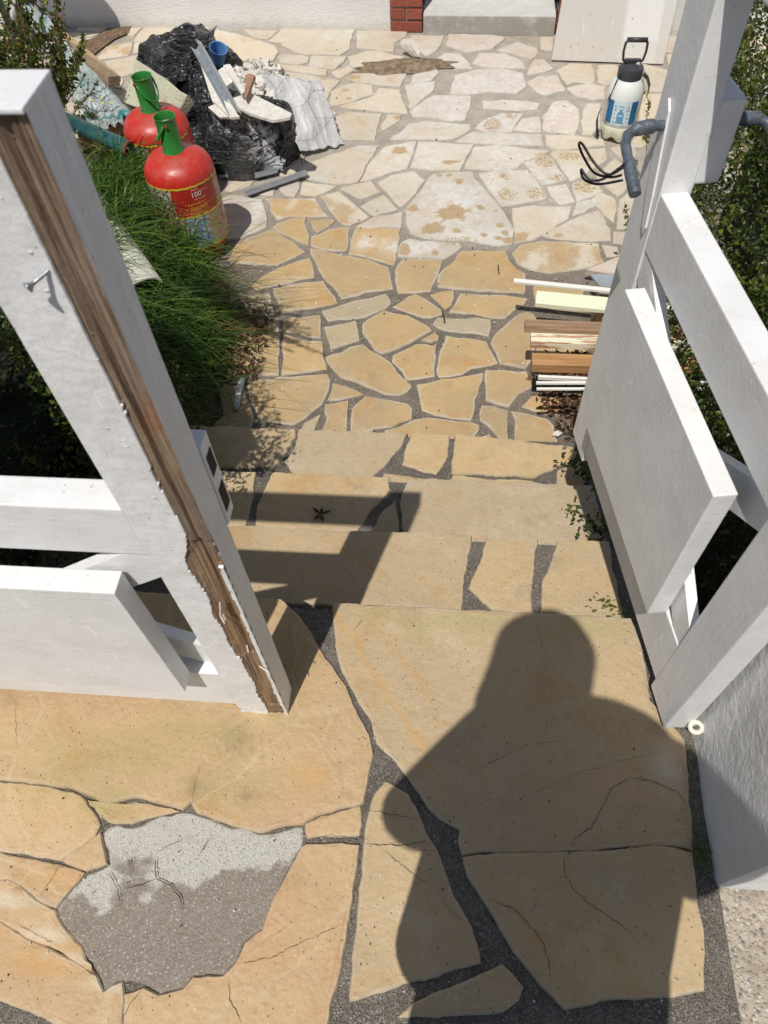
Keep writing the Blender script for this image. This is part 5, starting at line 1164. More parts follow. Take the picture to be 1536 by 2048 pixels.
def gas_bottle(x, y, label, turn=0.0, cap_turn=0.0):
    r = empty('gas_bottle', (x, y, -.68), label, 'gas bottle', None)
    z = -.68; R = .158
    B().lathe((x, y, z), [(.120, .0), (.125, .0), (.128, .045), (R-.012, .058), (R, .085), (R, .395), (R-.004, .418), (R-.016, .443), (R-.040, .465), (R-.072, .479), (.060, .487), (.052, .490), (0, .490)], 56).done('body', M['red'], r, 'auto')
    B().lathe((x, y, z), [(.118, -.0), (.1295, .0), (.1305, .045), (.120, .046)], 48).done('foot_ring', M['rust'], r, True)
    # paper label wrapped round the barrel
    n = 40; vs = []; fs = []
    for i in range(n+1):
        a = -2.6+2.75*i/n+turn
        for j, h in enumerate((.085, .25, .397)): vs.append((x+(R+.0007)*math.cos(a), y+(R+.0007)*math.sin(a), z+h))
    for i in range(n):
        for j in range(2): q = i*3+j; fs.append([q, q+3, q+4, q+1])
    lb = link('label', mesh('label', vs, fs), M['label'], r, smooth=True)
    T = [('1 Prix le', .017, -.85, .328, 'white_print'), ('100', .036, -.90, .296, 'white_print'), ('Prix de vente', .010, -.84, .284, 'white_print'), ('euro', .013, -.66, .312, 'white_print'),
         ('1 duvet extra ?', .0165, -.98, .258, 'yellow_print'), ('Pour finir ici !', .0165, -.98, .240, 'yellow_print')]
    T = [('Prix le', .013, -.92, .334, 'white_print'), ('100', .034, -.92, .303, 'white_print'), ('eurocent', .009, -.66, .322, 'white_print'), ('tous les matins', .0095, -.82, .290, 'white_print'),
         ('1 duvet extra ?', .0165, -1.0, .268, 'yellow_print'), ('1er choix rapide', .0165, -1.0, .250, 'yellow_print'), ('DANS TOUS LES', .0125, -.88, .0226+.20, 'yellow_print')]
    T = [t for t in T if t[0] != 'DANS TOUS LES']
    for i_, s_ in enumerate(('APPELEZ MOI', 'AVEC VOUS DE', 'LE CHOIX')): T.append((s_, .0145, -.92, .2235+.0-.0-i_*0+(.0155*(1-i_))-.0, 'yellow_print'))
    for s_, sz, a, h, m_ in T: curved_text(s_, sz, (x, y), R+.0012, a+turn+.0, z+h+.042, M[m_], r)
    for h in (.390, .252, .085):
        vs = []; fs = []
        for i in range(n+1):
            a = -2.6+2.75*i/n+turn; w_ = .003*math.sin(i*1.7)
            vs += [(x+(R+.0022)*math.cos(a), y+(R+.0022)*math.sin(a), z+h+w_*.5), (x+(R+.0022)*math.cos(a), y+(R+.0022)*math.sin(a), z+h+.0075+w_)]
        for i in range(n): fs.append([2*i, 2*i+2, 2*i+3, 2*i+1])
        link('trim', mesh('trim', vs, fs), M['yellow_print'], r)
    # tall green cap with its bail
    cp = B().lathe((x, y, z), [(.050, .486), (.049, .494), (.044, .500), (.0445, .625), (.046, .634), (.048, .638), (.044, .638), (.041, .628), (.041, .560), (0, .558)], 40).done('cap', M['green'], r, 'auto')
    B().lathe((x, y, z), [(.024, .556), (.026, .605), (.022, .612), (0, .610)], 24).done('valve', M['grey_cement'], cp, True)
    ct, sn = math.cos(cap_turn), math.sin(cap_turn); pts = []
    for i in range(15):
        t = math.pi*i/14; lx = .047*math.cos(t); ly = .050+.0; drop = .615-.075*math.sin(t)
        out = .047*abs(math.sin(t))+.012
        pts.append(Vector((x+ct*lx-sn*(-out), y+sn*lx+ct*(-out), z+drop)))
    B().tube(pts, .0048, 8).done('bail', M['green'], r, True)
    for s_ in (-1, 1):
        q = Vector((x+ct*.047*s_, y+sn*.047*s_, z+.615)); B().lathe(q, [(0, -.006), (.007, -.006), (.007, .006), (0, .006)], 12, axis=(ct, sn, 0)).done('rivet', M['rust'], cp)
    return r
gas_bottle(-1.250, 3.07, 'nearer red gas bottle with green cap and torn printed label, standing in the grass', 0.0, math.radians(-75))
gas_bottle(-1.450, 3.43, 'rear red gas bottle with green cap, half hidden behind the nearer one', -.35, math.radians(55))

# ------------------------------------------------------------------ sprayer
sx, sy, sz = .888, 4.12, -.68
sp = empty('pressure_sprayer', (sx, sy, sz), 'white pressure sprayer with blue label, dark grey lid and pump handle', 'sprayer')
k = NB('milky_plastic'); o_ = k.obj(); z = k.xyz(o_)[2]
c_ = k.mix(k.ramp(z, .05, .12), (.66, .66, .50), (.76, .78, .76))
M['milky'] = k.out(c_, .35, None, .5); M['milky'].node_tree.nodes['Principled BSDF'].inputs['Subsurface Weight'].default_value = .15
M['dgrey'] = simple('dark_grey_plastic', (.045, .047, .055), .4, .1)
b = B().lathe((sx, sy, sz), [(0, .030), (.035, .030), (.055, .006), (.082, .004), (.090, .030), (.093, .080), (.0905, .084), (.093, .088), (.093, .235), (.088, .265), (.075, .295), (.062, .312), (.058, .318), (0, .318)], 56)
for v in b.bm.verts:   # petal feet
    h = v.co.z-sz
    if h < .04:
        a = math.atan2(v.co.y-sy, v.co.x-sx); rr_ = math.hypot(v.co.x-sx, v.co.y-sy)
        if rr_ > .05: v.co.z += .026*(.5-.5*math.cos(5*a+.8))**1.5
b.done('tank', M['milky'], sp, 'auto')
B().lathe((sx, sy, sz), [(.060, .300), (.064, .303), (.064, .352), (.060, .360), (.040, .366), (.030, .375), (0, .377)], 36).done('lid', M['dgrey'], sp, 'auto')
hd = math.radians(-2); ex, ey = math.cos(hd), math.sin(hd)
def HP(a, h): return (sx+ex*a, sy+ey*a, sz+h)
B().tube([HP(-.030, .372), HP(-.050, .392), HP(-.056, .43), HP(-.054, .468), HP(-.046, .482)], .0065, 10).done('handle_side', M['dgrey'], sp, True)
B().tube([HP(.030, .372), HP(.050, .392), HP(.056, .43), HP(.054, .468), HP(.046, .482)], .0065, 10).done('handle_side', M['dgrey'], sp, True)
B().tube([HP(-.050, .484), HP(.050, .484)], .0115, 14).done('grip', M['dgrey'], sp, True)
B().bar(HP(-.040, .388), HP(.040, .388), .020, .016).done('pump_collar', M['dgrey'], sp)
B().lathe(HP(.028, .372), [(0, 0), (.012, 0), (.012, .008), (.005, .016), (0, .016)], 14, axis=(.3, -.6, .8)).done('valve', M['cream'], sp)
# wrap-round label with the picture of the sprayer
LB = {'blue': simple('label_blue', (.018, .14, .30), .35, .1), 'light': simple('label_white', (.60, .72, .78), .35, .06, 60), 'mid': simple('label_mid_blue', (.12, .33, .52), .4, .1), 'ink': simple('label_ink', (.16, .30, .42), .4)}
def arc_panel(a0, a1, h0, h1, m_, R=.0945, name='label'):
    n = 14; vs = []; fs = []
    for i in range(n+1):
        a = a0+(a1-a0)*i/n
        for h in (h0, h1): vs.append((sx+R*math.cos(a), sy+R*math.sin(a), sz+h))
    for i in range(n): fs.append([2*i, 2*i+2, 2*i+3, 2*i+1])
    return link(name, mesh(name, vs, fs), m_, sp, smooth=True)
def A_(u_): return math.radians(-102)+u_/.094
arc_panel(A_(-.088), A_(-.048), .105, .222, LB['blue']); arc_panel(A_(.048), A_(.088), .105, .222, LB['blue']); arc_panel(A_(-.048), A_(.048), .100, .224, LB['light'])
PR = .0950
arc_panel(A_(-.020), A_(.016), .118, .165, LB['mid'], PR, 'print'); arc_panel(A_(-.016), A_(.012), .165, .172, LB['ink'], PR, 'print'); arc_panel(A_(-.010), A_(.006), .172, .186, LB['mid'], PR, 'print')
arc_panel(A_(-.013), A_(.009), .198, .203, LB['ink'], PR, 'print'); arc_panel(A_(-.013), A_(-.010), .186, .199, LB['ink'], PR, 'print'); arc_panel(A_(.006), A_(.009), .186, .199, LB['ink'], PR, 'print')
arc_panel(A_(-.012), A_(.010), .150, .156, LB['light'], PR+.0004, 'print'); arc_panel(A_(-.024), A_(.020), .112, .118, LB['ink'], PR, 'print')
for i in range(5):
    for s_ in (-.038, .032): arc_panel(A_(s_), A_(s_+.006+.004*(i % 2)), .115+.02*i, .122+.02*i, LB['ink'], PR, 'print')
for (u0, h0) in ((-.028, .108), (.018, .106), (.03, .185), (-.03, .195)): 
    b = B(); P_ = [Vector((sx+PR*math.cos(A_(u0+.008*math.cos(t))), sy+PR*math.sin(A_(u0+.008*math.cos(t))), sz+h0+.008*math.sin(t))) for t in np.linspace(0, 6.28, 14)]; b.tube(P_, .0008, 5); b.done('print', LB['ink'], sp)
arc_panel(A_(-.084), A_(-.076), .090, .099, M['black_print'], .0945, 'print')
# carrying strap
for s_, pp_ in ((-1, [(-.060, .335), (-.072, .300), (-.080, .255), (-.104, .200), (-.122, .150), (-.128, .100), (-.118, .045), (-.104, .008)]), (1, [(.060, .335), (.085, .318), (.104, .280), (.108, .235), (.098, .20)])):
    vs = []; fs = []
    for i, (a, h) in enumerate(pp_):
        yo = -.035-.01*math.sin(i); vs += [(sx+a-.006, sy+yo-.012, sz+h), (sx+a+.006, sy+yo+.014, sz+h+.004), (sx+a+.0075, sy+yo+.014, sz+h+.0055), (sx+a-.0045, sy+yo-.013, sz+h+.0015)]
        if i:
            q = 4*i; fs += [[q-4, q, q+1, q-3], [q-2, q+2, q+3, q-1], [q-3, q+1, q+2, q-2], [q-1, q+3, q, q-4]]
    link('strap', mesh('strap', vs, fs), M['black_wire'], sp)
loop([(sx+.07, sy, sz+.03), (sx+.13, sy-.03, sz+.05), (sx+.17, sy-.10, sz+.03), (sx+.20, sy-.2, sz+.012), (sx+.16, sy-.26, sz+.01)], .006).done('hose', M['dgrey'], sp, True)

# ------------------------------------------------------------------ rubbish heap
k = NB('black_plastic'); o_ = k.pos
spl = k.math('MAXIMUM', k.math('MULTIPLY', k.ramp(k.noise(16, 6, .75, dist=.8), .47, .52), k.blobs([(-1.13, 3.80, .13, .09), (-1.02, 3.75, .12, .06), (-1.22, 3.95, .05, .12)], 1.2, .5, 12)), k.math('MULTIPLY', k.ramp(k.noise(60, 5, .8, dist=.6), .62, .66), k.ramp(k.noise(6, 3, .6), .45, .60)))
dust = k.ramp(k.noise(9, 5, .7), .5, .75, 0, .05)
c_ = k.mix(dust, (.010, .010, .012), (.25, .24, .24)); c_ = k.mix(spl, c_, (.72, .73, .75))
wr = k.math('ADD', k.noise(9, 3, .5, dist=1.8, vec=k.stretch(k.pos, (.6, .8, 2.6))), k.math('MULTIPLY', k.noise(26, 3, .5, dist=1.5, vec=k.stretch(k.pos, (.5, .7, 2.2))), .35))
M['bag'] = k.out(c_, k.ramp(spl, 0, 1, .15, .7), k.bump(wr, .055, 1.0), .8)
k = NB('plaster'); c_ = k.mix(k.ramp(k.noise(30, 5, .7), .35, .7), (.68, .66, .61), (.55, .51, .45)); c_ = k.mix(k.ramp(k.noise(14, 4), .62, .7, 0, .5), c_, (.42, .28, .2))
M['plaster'] = k.out(c_, .8, k.bump(k.noise(60, 4), .004), .3)
M['galv'] = simple('galvanised_steel', (.50, .54, .57), .38, .15, 30, .001, .5, .75)
M['galv_dull'] = simple('dusty_galvanised_steel', (.40, .43, .46), .5, .12, 25, .001, .5, .5)
M['oldwood'] = simple('old_wood', (.26, .19, .12), .8, .3, 30, .003)
def heap():
    lobes = [(-1.16, 4.00, .28, .36, .28), (-1.62, 4.46, .27, .34, .36), (-1.40, 4.30, .24, .3, .31), (-1.38, 4.02, .2, .26, .2)]
    nx, ny = 260, 260; x0, x1, y0, y1 = -2.02, -.70, 3.58, 4.95; vs = []; H = []
    for j in range(ny+1):
        for i in range(nx+1):
            x = x0+(x1-x0)*i/nx; y = y0+(y1-y0)*j/ny
            wx = x+.03*noise.noise(Vector((x*5, y*5, 1))); wy = y+.03*noise.noise(Vector((x*5, y*5, 4)))
            h = 0
            for cx, cy, rx, ry, hh in lobes:
                r2 = math.hypot((wx-cx)/rx, (wy-cy)/ry)
                if r2 < 1: h = max(h, hh*(1-r2**5)**.55)
            # open mouth of the sack
            m_ = math.hypot((wx+1.13)/.25, (wy-4.16)/.27)
            if h > 0 and m_ < 1: h -= .07*(1-m_**3)
            if h > 0:
                dx_, dy_ = x+1.15, y-4.05; an = math.atan2(dy_, dx_); rr_ = math.hypot(dx_, dy_)
                front = min(1, max(0, (-1.3+(-x)*0-0+(4.5-y)*3)))
                q1 = noise.noise(Vector((x*2.6, y*9.0, h*7))); q2 = noise.noise(Vector((x*9, y*3.5+5, h*4)))
                h += min(1, h*6)*(.10*(.30-abs(q1))+.045*(.3-abs(q2)))+.010*math.sin(h*85+q1*9+5*q2)*min(1, h*8)
            vs.append((x, y, -.68+h if h > 0 else -.70)); H.append(h)
    fs = []
    for j in range(ny):
        for i in range(nx):
            q = j*(nx+1)+i; c = [q, q+1, q+nx+2, q+nx+1]
            if max(H[t] for t in c) > 0: fs.append(c)
    return mesh('rubble_sack', vs, fs)
sk = link('rubble_sack', heap(), M['bag'], smooth=True)
tag(sk, 'torn black plastic rubble sack splashed with white plaster, heaped behind the gas bottles', 'sack')
# bulging front skirt of the sack with real folds
def cloth(name, corners, nu, nv, amp, m, label=None, cat=None, parent=None, seed=0, fs_=7.0, thick=.0015, ragged=0.0, ridges=1.2):
    a, b_, c, d = [Vector(q) for q in corners]; vs = []; fs = []
    nrm = (b_-a).cross(d-a).normalized()
    for j in range(nv+1):
        for i in range(nu+1):
            u_, v_ = i/nu, j/nv
            if ragged:
                u_ = u_+ragged*noise.noise(Vector((v_*7, seed, 0)))*(1 if i in (0, nu) else .5); v_ = v_+ragged*noise.noise(Vector((u_*7, seed+4, 0)))*(1 if j in (0, nv) else .5)
            p_ = a.lerp(b_, u_).lerp(d.lerp(c, u_), v_)
            f = noise.noise(Vector((p_.x*fs_+seed, p_.y*fs_*.6, p_.z*fs_)))+.5*noise.noise(Vector((p_.x*fs_*2.6, p_.y*fs_*2.2+seed, 0)))
            ridge = .5-abs(noise.noise(Vector((u_*5+seed, v_*2.2, 3))))
            q = p_+nrm*amp*(f+ridges*ridge); q.z = max(q.z, -.674); vs.append(q)
    for j in range(nv):
        for i in range(nu): q = j*(nu+1)+i; fs.append([q, q+1, q+nu+2, q+nu+1])
    o = link(name, mesh(name, vs, fs), m, parent, smooth=True)
    md = o.modifiers.new('thickness', 'SOLIDIFY'); md.thickness = thick
    return tag(o, label, cat)
k = NB('woven_plastic'); o_ = k.obj()
gx = k.xyz(k.stretch(o_, (1, 1, 1)))
def lines(v, per, w_):
    f = k.math('FRACT', k.math('MULTIPLY', v, 1/per)); return k.math('LESS_THAN', f, w_)
ln = k.math('MAXIMUM', lines(k.math('ADD', gx[0], k.math('MULTIPLY', gx[1], .35)), .022, .10), lines(k.math('SUBTRACT', gx[1], k.math('MULTIPLY', gx[0], .5)), .030, .08))
c_ = k.mix(k.ramp(k.noise(6, 4, vec=o_), .3, .7), (.60, .60, .59), (.45, .445, .43)); c_ = k.mix(k.math('MULTIPLY', ln, .22), c_, (.30, .30, .31))
c_ = k.mix(k.ramp(k.vor(9, 'DISTANCE_TO_EDGE', vec=k.stretch(o_, (1, .45, 1))), .010, .004, 0, .8), c_, (.06, .06, .07))
M['woven'] = k.out(c_, .45, k.bump(k.noise(28, 4, .6, vec=o_, dist=1), .010, .6), .5)
cloth('woven_bag', [(-0.8593, 3.8682, -0.6400), (-0.6267, 4.0110, -0.6720), (-0.7708, 4.2243, -0.4400), (-1.0694, 4.0932, -0.3400)], 70, 70, .035, M['woven'], 'crumpled grey white woven plastic bag spread beside the black sack', 'bag', seed=3, ragged=.06, ridges=.45, fs_=5.0)
cloth('fold', [(-1.36, 3.74, -.67), (-.92, 3.72, -.67), (-.90, 3.92, -.40), (-1.34, 3.90, -.36)], 60, 40, .035, M['bag'], parent=sk, seed=9, fs_=4, ragged=.05, ridges=1.6)
cloth('fold', [(-1.50, 3.82, -.64), (-1.32, 3.74, -.60), (-1.30, 4.10, -.33), (-1.46, 4.16, -.33)], 30, 50, .03, M['bag'], parent=sk, seed=14, fs_=5, ragged=.06, ridges=1.6)
cloth('fold', [(-1.82, 4.14, -.60), (-1.45, 4.12, -.36), (-1.40, 4.60, -.30), (-1.84, 4.60, -.38)], 50, 50, .045, M['bag'], parent=sk, seed=21, fs_=3.5, ragged=.05, ridges=1.3)
cloth('torn_plastic', [(-1.5274, 4.5841, -0.3400), (-1.3726, 4.5333, -0.3600), (-1.2598, 4.3024, -0.4200), (-1.4029, 4.3340, -0.4200)], 24, 24, .02, M['bag'], 'raised torn flap of black plastic behind the steel stud', 'plastic sheet', seed=6)
# steel stud standing in the sack
def channel(p0, p1, w, d, t, m, name, label, cat, up=(0, 0, 1), group=None):
    a = Vector(p0); b_ = Vector(p1); dr = (b_-a).normalized(); r = dr.cross(Vector(up)).normalized(); u = r.cross(dr).normalized()
    B_ = B()
    def plate(o, e1, l1, e2, l2):
        q = [a+o, a+o+e1*l1, a+o+e1*l1+e2*l2, a+o+e2*l2]; B_.hexa([q[0], q[1], q[2], q[3], *[x_+(b_-a) for x_ in q]])
    plate(-r*w/2, r, w, u, t); plate(-r*w/2, r, t, u, d); plate(r*(w/2-t), r, t, u, d); plate(-r*w/2+u*(d-t), r, w*.12, u, t); plate(r*(w/2-w*.12)+u*(d-t), r, w*.12, u, t)
    return tag(B_.done(name, m), label, cat, group)
channel((-1.3759, 4.1052, -0.2000), (-1.1085, 3.6813, -0.3600), .052, .034, .0015, M['galv'], 'steel_stud', 'long galvanised steel stud sticking out of the black rubble sack', 'metal profile', up=(-.5, -.55, .65))
channel((-1.2797, 3.6810, -0.6720), (-1.0592, 3.6928, -0.6720), .040, .018, .0014, M['galv_dull'], 'steel_track', 'short dull steel track lying level by the nearer gas bottle', 'metal profile', up=(0, 0, 1), group='steel tracks on the paving')
channel((-1.0866, 3.6692, -0.6640), (-0.9716, 3.7240, -0.6640), .062, .026, .0014, M['galv_dull'], 'steel_track', 'short wide piece of steel track against the foot of the black sack', 'metal profile', up=(0, .1, 1), group='steel tracks on the paving')
channel((-1.1001, 3.4955, -0.6480), (-0.7997, 3.6841, -0.6400), .034, .020, .0014, M['galv_dull'], 'steel_track', 'longest steel track, lying slanted on the paving in front of the black sack', 'metal profile', up=(0, -.3, -1), group='steel tracks on the paving')
def shard(pts, t, m, label, name='plasterboard_fragment', cat='plasterboard', group='plasterboard fragments in the black sack'):
    pts = [Vector(q) for q in pts]; nrm = (pts[1]-pts[0]).cross(pts[-1]-pts[0]); 
    if nrm.z < 0: nrm = -nrm
    return tag(B().poly(pts, t, nrm).done(name, m), label, cat, group)
shard([(-1.1814, 3.7775, -0.3300), (-1.0837, 3.8757, -0.3400), (-0.8150, 3.6011, -0.3100), (-0.8191, 3.5626, -0.3100), (-0.9067, 3.5537, -0.3200), (-0.9817, 3.6120, -0.3300), (-1.0438, 3.6613, -0.3400)], .013, M['plaster'], 'large flat plasterboard piece lying across the mouth of the black sack')
shard([(-1.4078, 4.1558, -0.2900), (-1.3770, 4.1669, -0.2900), (-1.0984, 3.6615, -0.3550), (-1.1462, 3.6616, -0.3600), (-1.2743, 3.8192, -0.3500)], .013, M['plaster'], 'long narrow plaster strip lying beneath the steel stud')
shard([(-1.2546, 4.0736, -0.3000), (-1.2185, 4.0844, -0.3000), (-1.0871, 3.8126, -0.3100), (-1.0968, 3.7817, -0.3100)], .02, M['plaster'], 'white batten shaped plaster strip upright in the sack')
shard([(-1.2895, 4.0071, -0.3000), (-1.2424, 4.1074, -0.3000), (-1.1712, 3.9458, -0.3100), (-1.2119, 3.8979, -0.3200)], .012, M['plaster'], 'square plaster flake behind the steel stud')
shard([(-1.2920, 3.7929, -0.3700), (-1.2199, 3.8137, -0.3500), (-1.1274, 3.6714, -0.3600), (-1.2184, 3.7110, -0.3800)], .012, M['plaster'], 'plaster flake at the near left lip of the sack')
M['reddish'] = simple('reddish_wood', (.30, .17, .11), .8, .3)
shard([(-1.0876, 3.9274, -0.2700), (-1.0440, 3.9054, -0.2700), (-1.0682, 3.7407, -0.3100), (-1.0844, 3.7714, -0.3100)], .018, M['reddish'], 'short reddish brown wood offcut sticking up from the sack', 'wood_offcut', 'wood', None)
# loose rubble: too many to count
b = B()
for i in range(620):
    a = random.uniform(0, 6.28); r_ = math.sqrt(random.random()); x = -1.16+.25*r_*math.cos(a)-.05*random.random(); y = 4.19+.27*r_*math.sin(a); s = random.choice((.004, .006, .009, .013, .022))*random.uniform(.7, 1.3)
    z = -.455+random.uniform(0, .05)
    q = Matrix.Rotation(random.uniform(0, 3), 3, Vector((random.random(), random.random(), random.random())).normalized())
    c = Vector((x, y, z)); dims = (s, s*random.uniform(.4, 1), s*random.uniform(.15, .5))
    b.hexa([c+q@Vector((dims[0]*i_, dims[1]*j_, dims[2]*k__)) for k__ in (-1, 1) for i_, j_ in ((-1, -1), (1, -1), (1, 1), (-1, 1))])
tag(b.done('rubble', M['plaster']), 'small plaster rubble filling the mouth of the black sack', 'rubble', kind='stuff')
M['blue'] = simple('blue_plastic', (.10, .24, .50), .35, .1)
q = Vector((-1.3414, 4.2947, -0.3300)); B_ = B().lathe(q, [(.036, -.05), (.048, .05), (.050, .052), (.045, .05), (.034, -.045), (0, -.045)], 28, axis=(.30, -.25, .85))
tag(B_.done('plastic_cup', M['blue'], smooth='auto'), 'blue plastic cup lying in the torn black sack', 'cup')
loop([(-0.9330, 3.8678, -0.4000), (-0.9230, 3.9631, -0.5000), (-0.8897, 4.0575, -0.6600), (-0.8524, 3.9470, -0.6720), (-0.8355, 3.8071, -0.6740)], .002).done('cord', simple('white_cord', (.65, .62, .55), .7), None, True)
tag(bpy.data.objects['cord'], 'thin white cord trailing from the woven bag', 'cord')
# mineral wool slab
k = NB('mineral_wool'); o_ = k.obj()
c_ = k.mix(k.ramp(k.noise(60, 5, .7, vec=k.stretch(o_, (1, 1, 4))), .3, .7), (.36, .35, .25), (.56, .55, .42)); c_ = k.mix(k.ramp(k.noise(8, 4, vec=o_), .55, .7, 0, .5), c_, (.30, .27, .15))
M['wool'] = k.out(c_, .95, k.bump(k.noise(90, 4, vec=o_), .008), .2)
shard([(-1.8965, 4.1317, -0.5000), (-1.8434, 4.3486, -0.3600), (-1.4085, 3.8782, -0.3300), (-1.5289, 3.8654, -0.4500)], .002, M['wool'], 'x').name = 'tmp'
bpy.data.objects.remove(bpy.data.objects['tmp'])
q = [Vector(x_) for x_ in ((-1.8680, 4.0697, -0.4700), (-1.5223, 3.8393, -0.4500), (-1.4011, 3.8359, -0.3200), (-1.8236, 4.3018, -0.3400))]
nn = (q[1]-q[0]).cross(q[3]-q[0]).normalized(); nn = -nn if nn.z > 0 else nn
b = B(); b.hexa([x_+nn*.06 for x_ in q]+q, .006)
tag(b.done('insulation_slab', M['wool'], jitter=.008, sub=6), 'beige green mineral wool slab leaning behind the rear gas bottle', 'insulation')
# plastic sheet, boards, pipe, planter
k = NB('crumpled_polythene'); o_ = k.pos
t_ = k.ramp(k.noise(5.5, 4, .6, dist=.8), .50, .62)
c_ = k.mix(t_, (.50, .57, .55), (.02, .26, .27)); c_ = k.mix(k.ramp(k.noise(11, 4, .7), .55, .7, 0, .6), c_, (.16, .17, .14))
k.out(c_, .18, k.bump(k.noise(15, 4, .65, dist=2.2), .03, .9), .6, Alpha=k.ramp(k.noise(6, 4, .6, vec=k.vm('ADD', o_, (5, 0, 0))), .35, .65, .55, 1))
M['poly'] = k.m
cloth('plastic_sheet', [(-1.8160, 3.5295, -0.3800), (-1.6984, 3.7668, -0.4000), (-2.5637, 4.8090, -0.2800), (-2.6608, 4.8154, -0.3000)], 40, 110, .03, M['poly'], 'long crumpled teal and clear plastic sheet left of the gas bottles', 'plastic sheet', seed=2, fs_=6, ragged=.05)
B().bar((-2.4717, 4.7773, -0.4600), (-1.9675, 4.2540, -0.4400), .07, .05, (.2, .2, 1), .003).done('timber_batten', M['oldwood'])
tag(bpy.data.objects['timber_batten'], 'brown timber batten lying behind the plastic sheet', 'timber')
tb = B().bar((-2.6259, 5.1122, -0.5200), (-2.0111, 4.4099, -0.5000), .035, .03, (.2, .2, 1), .002).done('timber_batten', simple('pale_wood', (.42, .30, .17), .8, .2))
tag(tb, 'thinner pale timber batten along the far side of the brown one', 'timber')
M['pipe'] = simple('dark_green_pipe', (.02, .075, .07), .25, .4, 8, .001, .5)
a_ = Vector((-1.5387, 3.2673, -0.3000)); b_ = Vector((-1.9939, 3.5694, -0.3000)); d_ = (b_-a_).normalized()
B_ = B().lathe(a_, [(.030, .5), (.030, .0), (.036, .0), (.038, .004), (.038, .62), (.030, .62)], 30, axis=d_)
tag(B_.done('drain_pipe', M['pipe'], smooth='auto'), 'dark green pipe with its open end poking out over the grass', 'pipe')
rim_ = B().lathe(a_, [(.0295, -.001), (.0385, -.001), (.0385, .010), (.0295, .010)], 30, axis=d_); rim_.done('rusty_rim', M['rust'], bpy.data.objects['drain_pipe'])
M['terra'] = simple('terracotta', (.42, .17, .09), .75, .15, 20, .002)
pl = empty('planter', (-1.9454, 3.7262, -0.4500), 'terracotta trough half hidden behind the dark pipe', 'planter')
q0, q1 = Vector((-2.0173, 3.7296, -0.4200)), Vector((-1.8205, 3.6690, -0.4200)); dx = (q1-q0).normalized(); dy = Vector((-dx.y, dx.x, 0))
for nm, a, b_, in (('long_side', q0, q1), ('long_side', q0+dy*.16, q1+dy*.16), ('end_wall', q0, q0+dy*.16), ('end_wall', q1, q1+dy*.16)):
    B().bar(a+Vector((0, 0, -.06)), b_+Vector((0, 0, -.06)), .016, .13).done(nm, M['terra'], pl)
B().bar(q0+dy*.08+Vector((0, 0, -.08)), q1+dy*.08+Vector((0, 0, -.08)), .14, .02).done('potting_soil', M['soil'], pl)

# black legs, far left; unseen disc added to cast the round wall shadow
M['blackmetal'] = simple('black_metal', (.012, .012, .014), .4)
ft = empty('black_legs', (-2.95, 5.15, -.68), 'black legs by the wall, far left, with an added unseen disc that shadows it', 'table')
B().bar((-2.9237, 5.1387, -0.6000), (-2.7116, 5.0157, -0.2000), .05, .03).done('leg', M['blackmetal'], ft); B().bar((-2.9595, 5.1434, -0.6200), (-3.0718, 5.3186, -0.3000), .05, .03).done('leg', M['blackmetal'], ft)
B().bar((-2.8452, 5.1189, -0.5000), (-2.6121, 4.9372, -0.2000), .07, .03).done('leg', M['blackmetal'], ft)
B().lathe((-2.97, 5.10, .27), [(0, -.012), (.42, -.012), (.43, 0), (.42, .012), (0, .012)], 40, axis=(0, 1, .15)).done('shadow_disc', M['blackmetal'], ft)

# ------------------------------------------------------------------ planks on the right
def wood_mat(name, c1, c2, paint=None, amt=.5):
    k = NB(name); o = k.obj(); gr = k.noise(70, 5, .6, vec=k.stretch(o, (.05, 1, 1)), dist=.5)
    c = k.mix(k.ramp(gr, .35, .65), c1, c2)
    if paint: c = k.mix(k.ramp(k.noise(40, 5, .7, vec=k.stretch(o, (.10, 1, 1))), amt-.03, amt+.03), c, paint)
    return k.out(c, .65, k.bump(gr, .002), .35)
M['pine'] = wood_mat('orange_pine', (.34, .175, .07), (.50, .29, .13)); M['pine_dark'] = wood_mat('brown_pine', (.27, .165, .10), (.42, .28, .18))
M['cream_board'] = wood_mat('cream_painted_board', (.42, .28, .15), (.5, .36, .2), (.76, .78, .58), .34)
M['cream_flaked'] = wood_mat('flaking_cream_board', (.42, .20, .11), (.5, .3, .18), (.74, .72, .54), .46); M['white_strip'] = wood_mat('white_strip_paint', (.5, .4, .3), (.6, .5, .4), (.78, .77, .70), .25)
PG = 'planks stacked across the bed beside the open gate'
def plank(name, p0, p1, w, h, m, label, up=(0, 0, 1)):
    o = B().bar(p0, p1, w, h, up, .0015).done(name, M[m]); tag(o, label, 'plank', PG); return o
plank('plank', (.262, 2.540, -.452), (1.05, 2.43, -.450), .022, .012, 'white_strip', 'thin white strip, farthest and longest of the stacked planks')
plank('plank', (.350, 2.440, -.460), (1.05, 2.355, -.460), .080, .018, 'cream_board', 'cream painted board next to the thin white strip')
plank('plank', (.290, 2.205, -.40), (1.0, 2.185, -.40), .040, .035, 'pine_dark', 'brown bare wood batten, topmost of the stack', (0, .2, 1))
plank('plank', (.312, 2.140, -.415), (1.0, 2.13, -.415), .052, .030, 'cream_flaked', 'batten with flaking cream paint in the middle of the stack')
plank('plank', (.318, 2.060, -.452), (1.0, 2.055, -.452), .062, .040, 'pine', 'orange varnished pine batten, nearest of the three thick ones')
plank('plank', (.345, 2.015, -.485), (1.0, 2.00, -.485), .012, .016, 'white_strip', 'thin pale lath under the orange pine batten')
plank('plank', (.322, 1.900, -.400), (.95, 1.925, -.400), .010, .010, 'white_strip', 'narrow cream channelled lath nearest the steps')
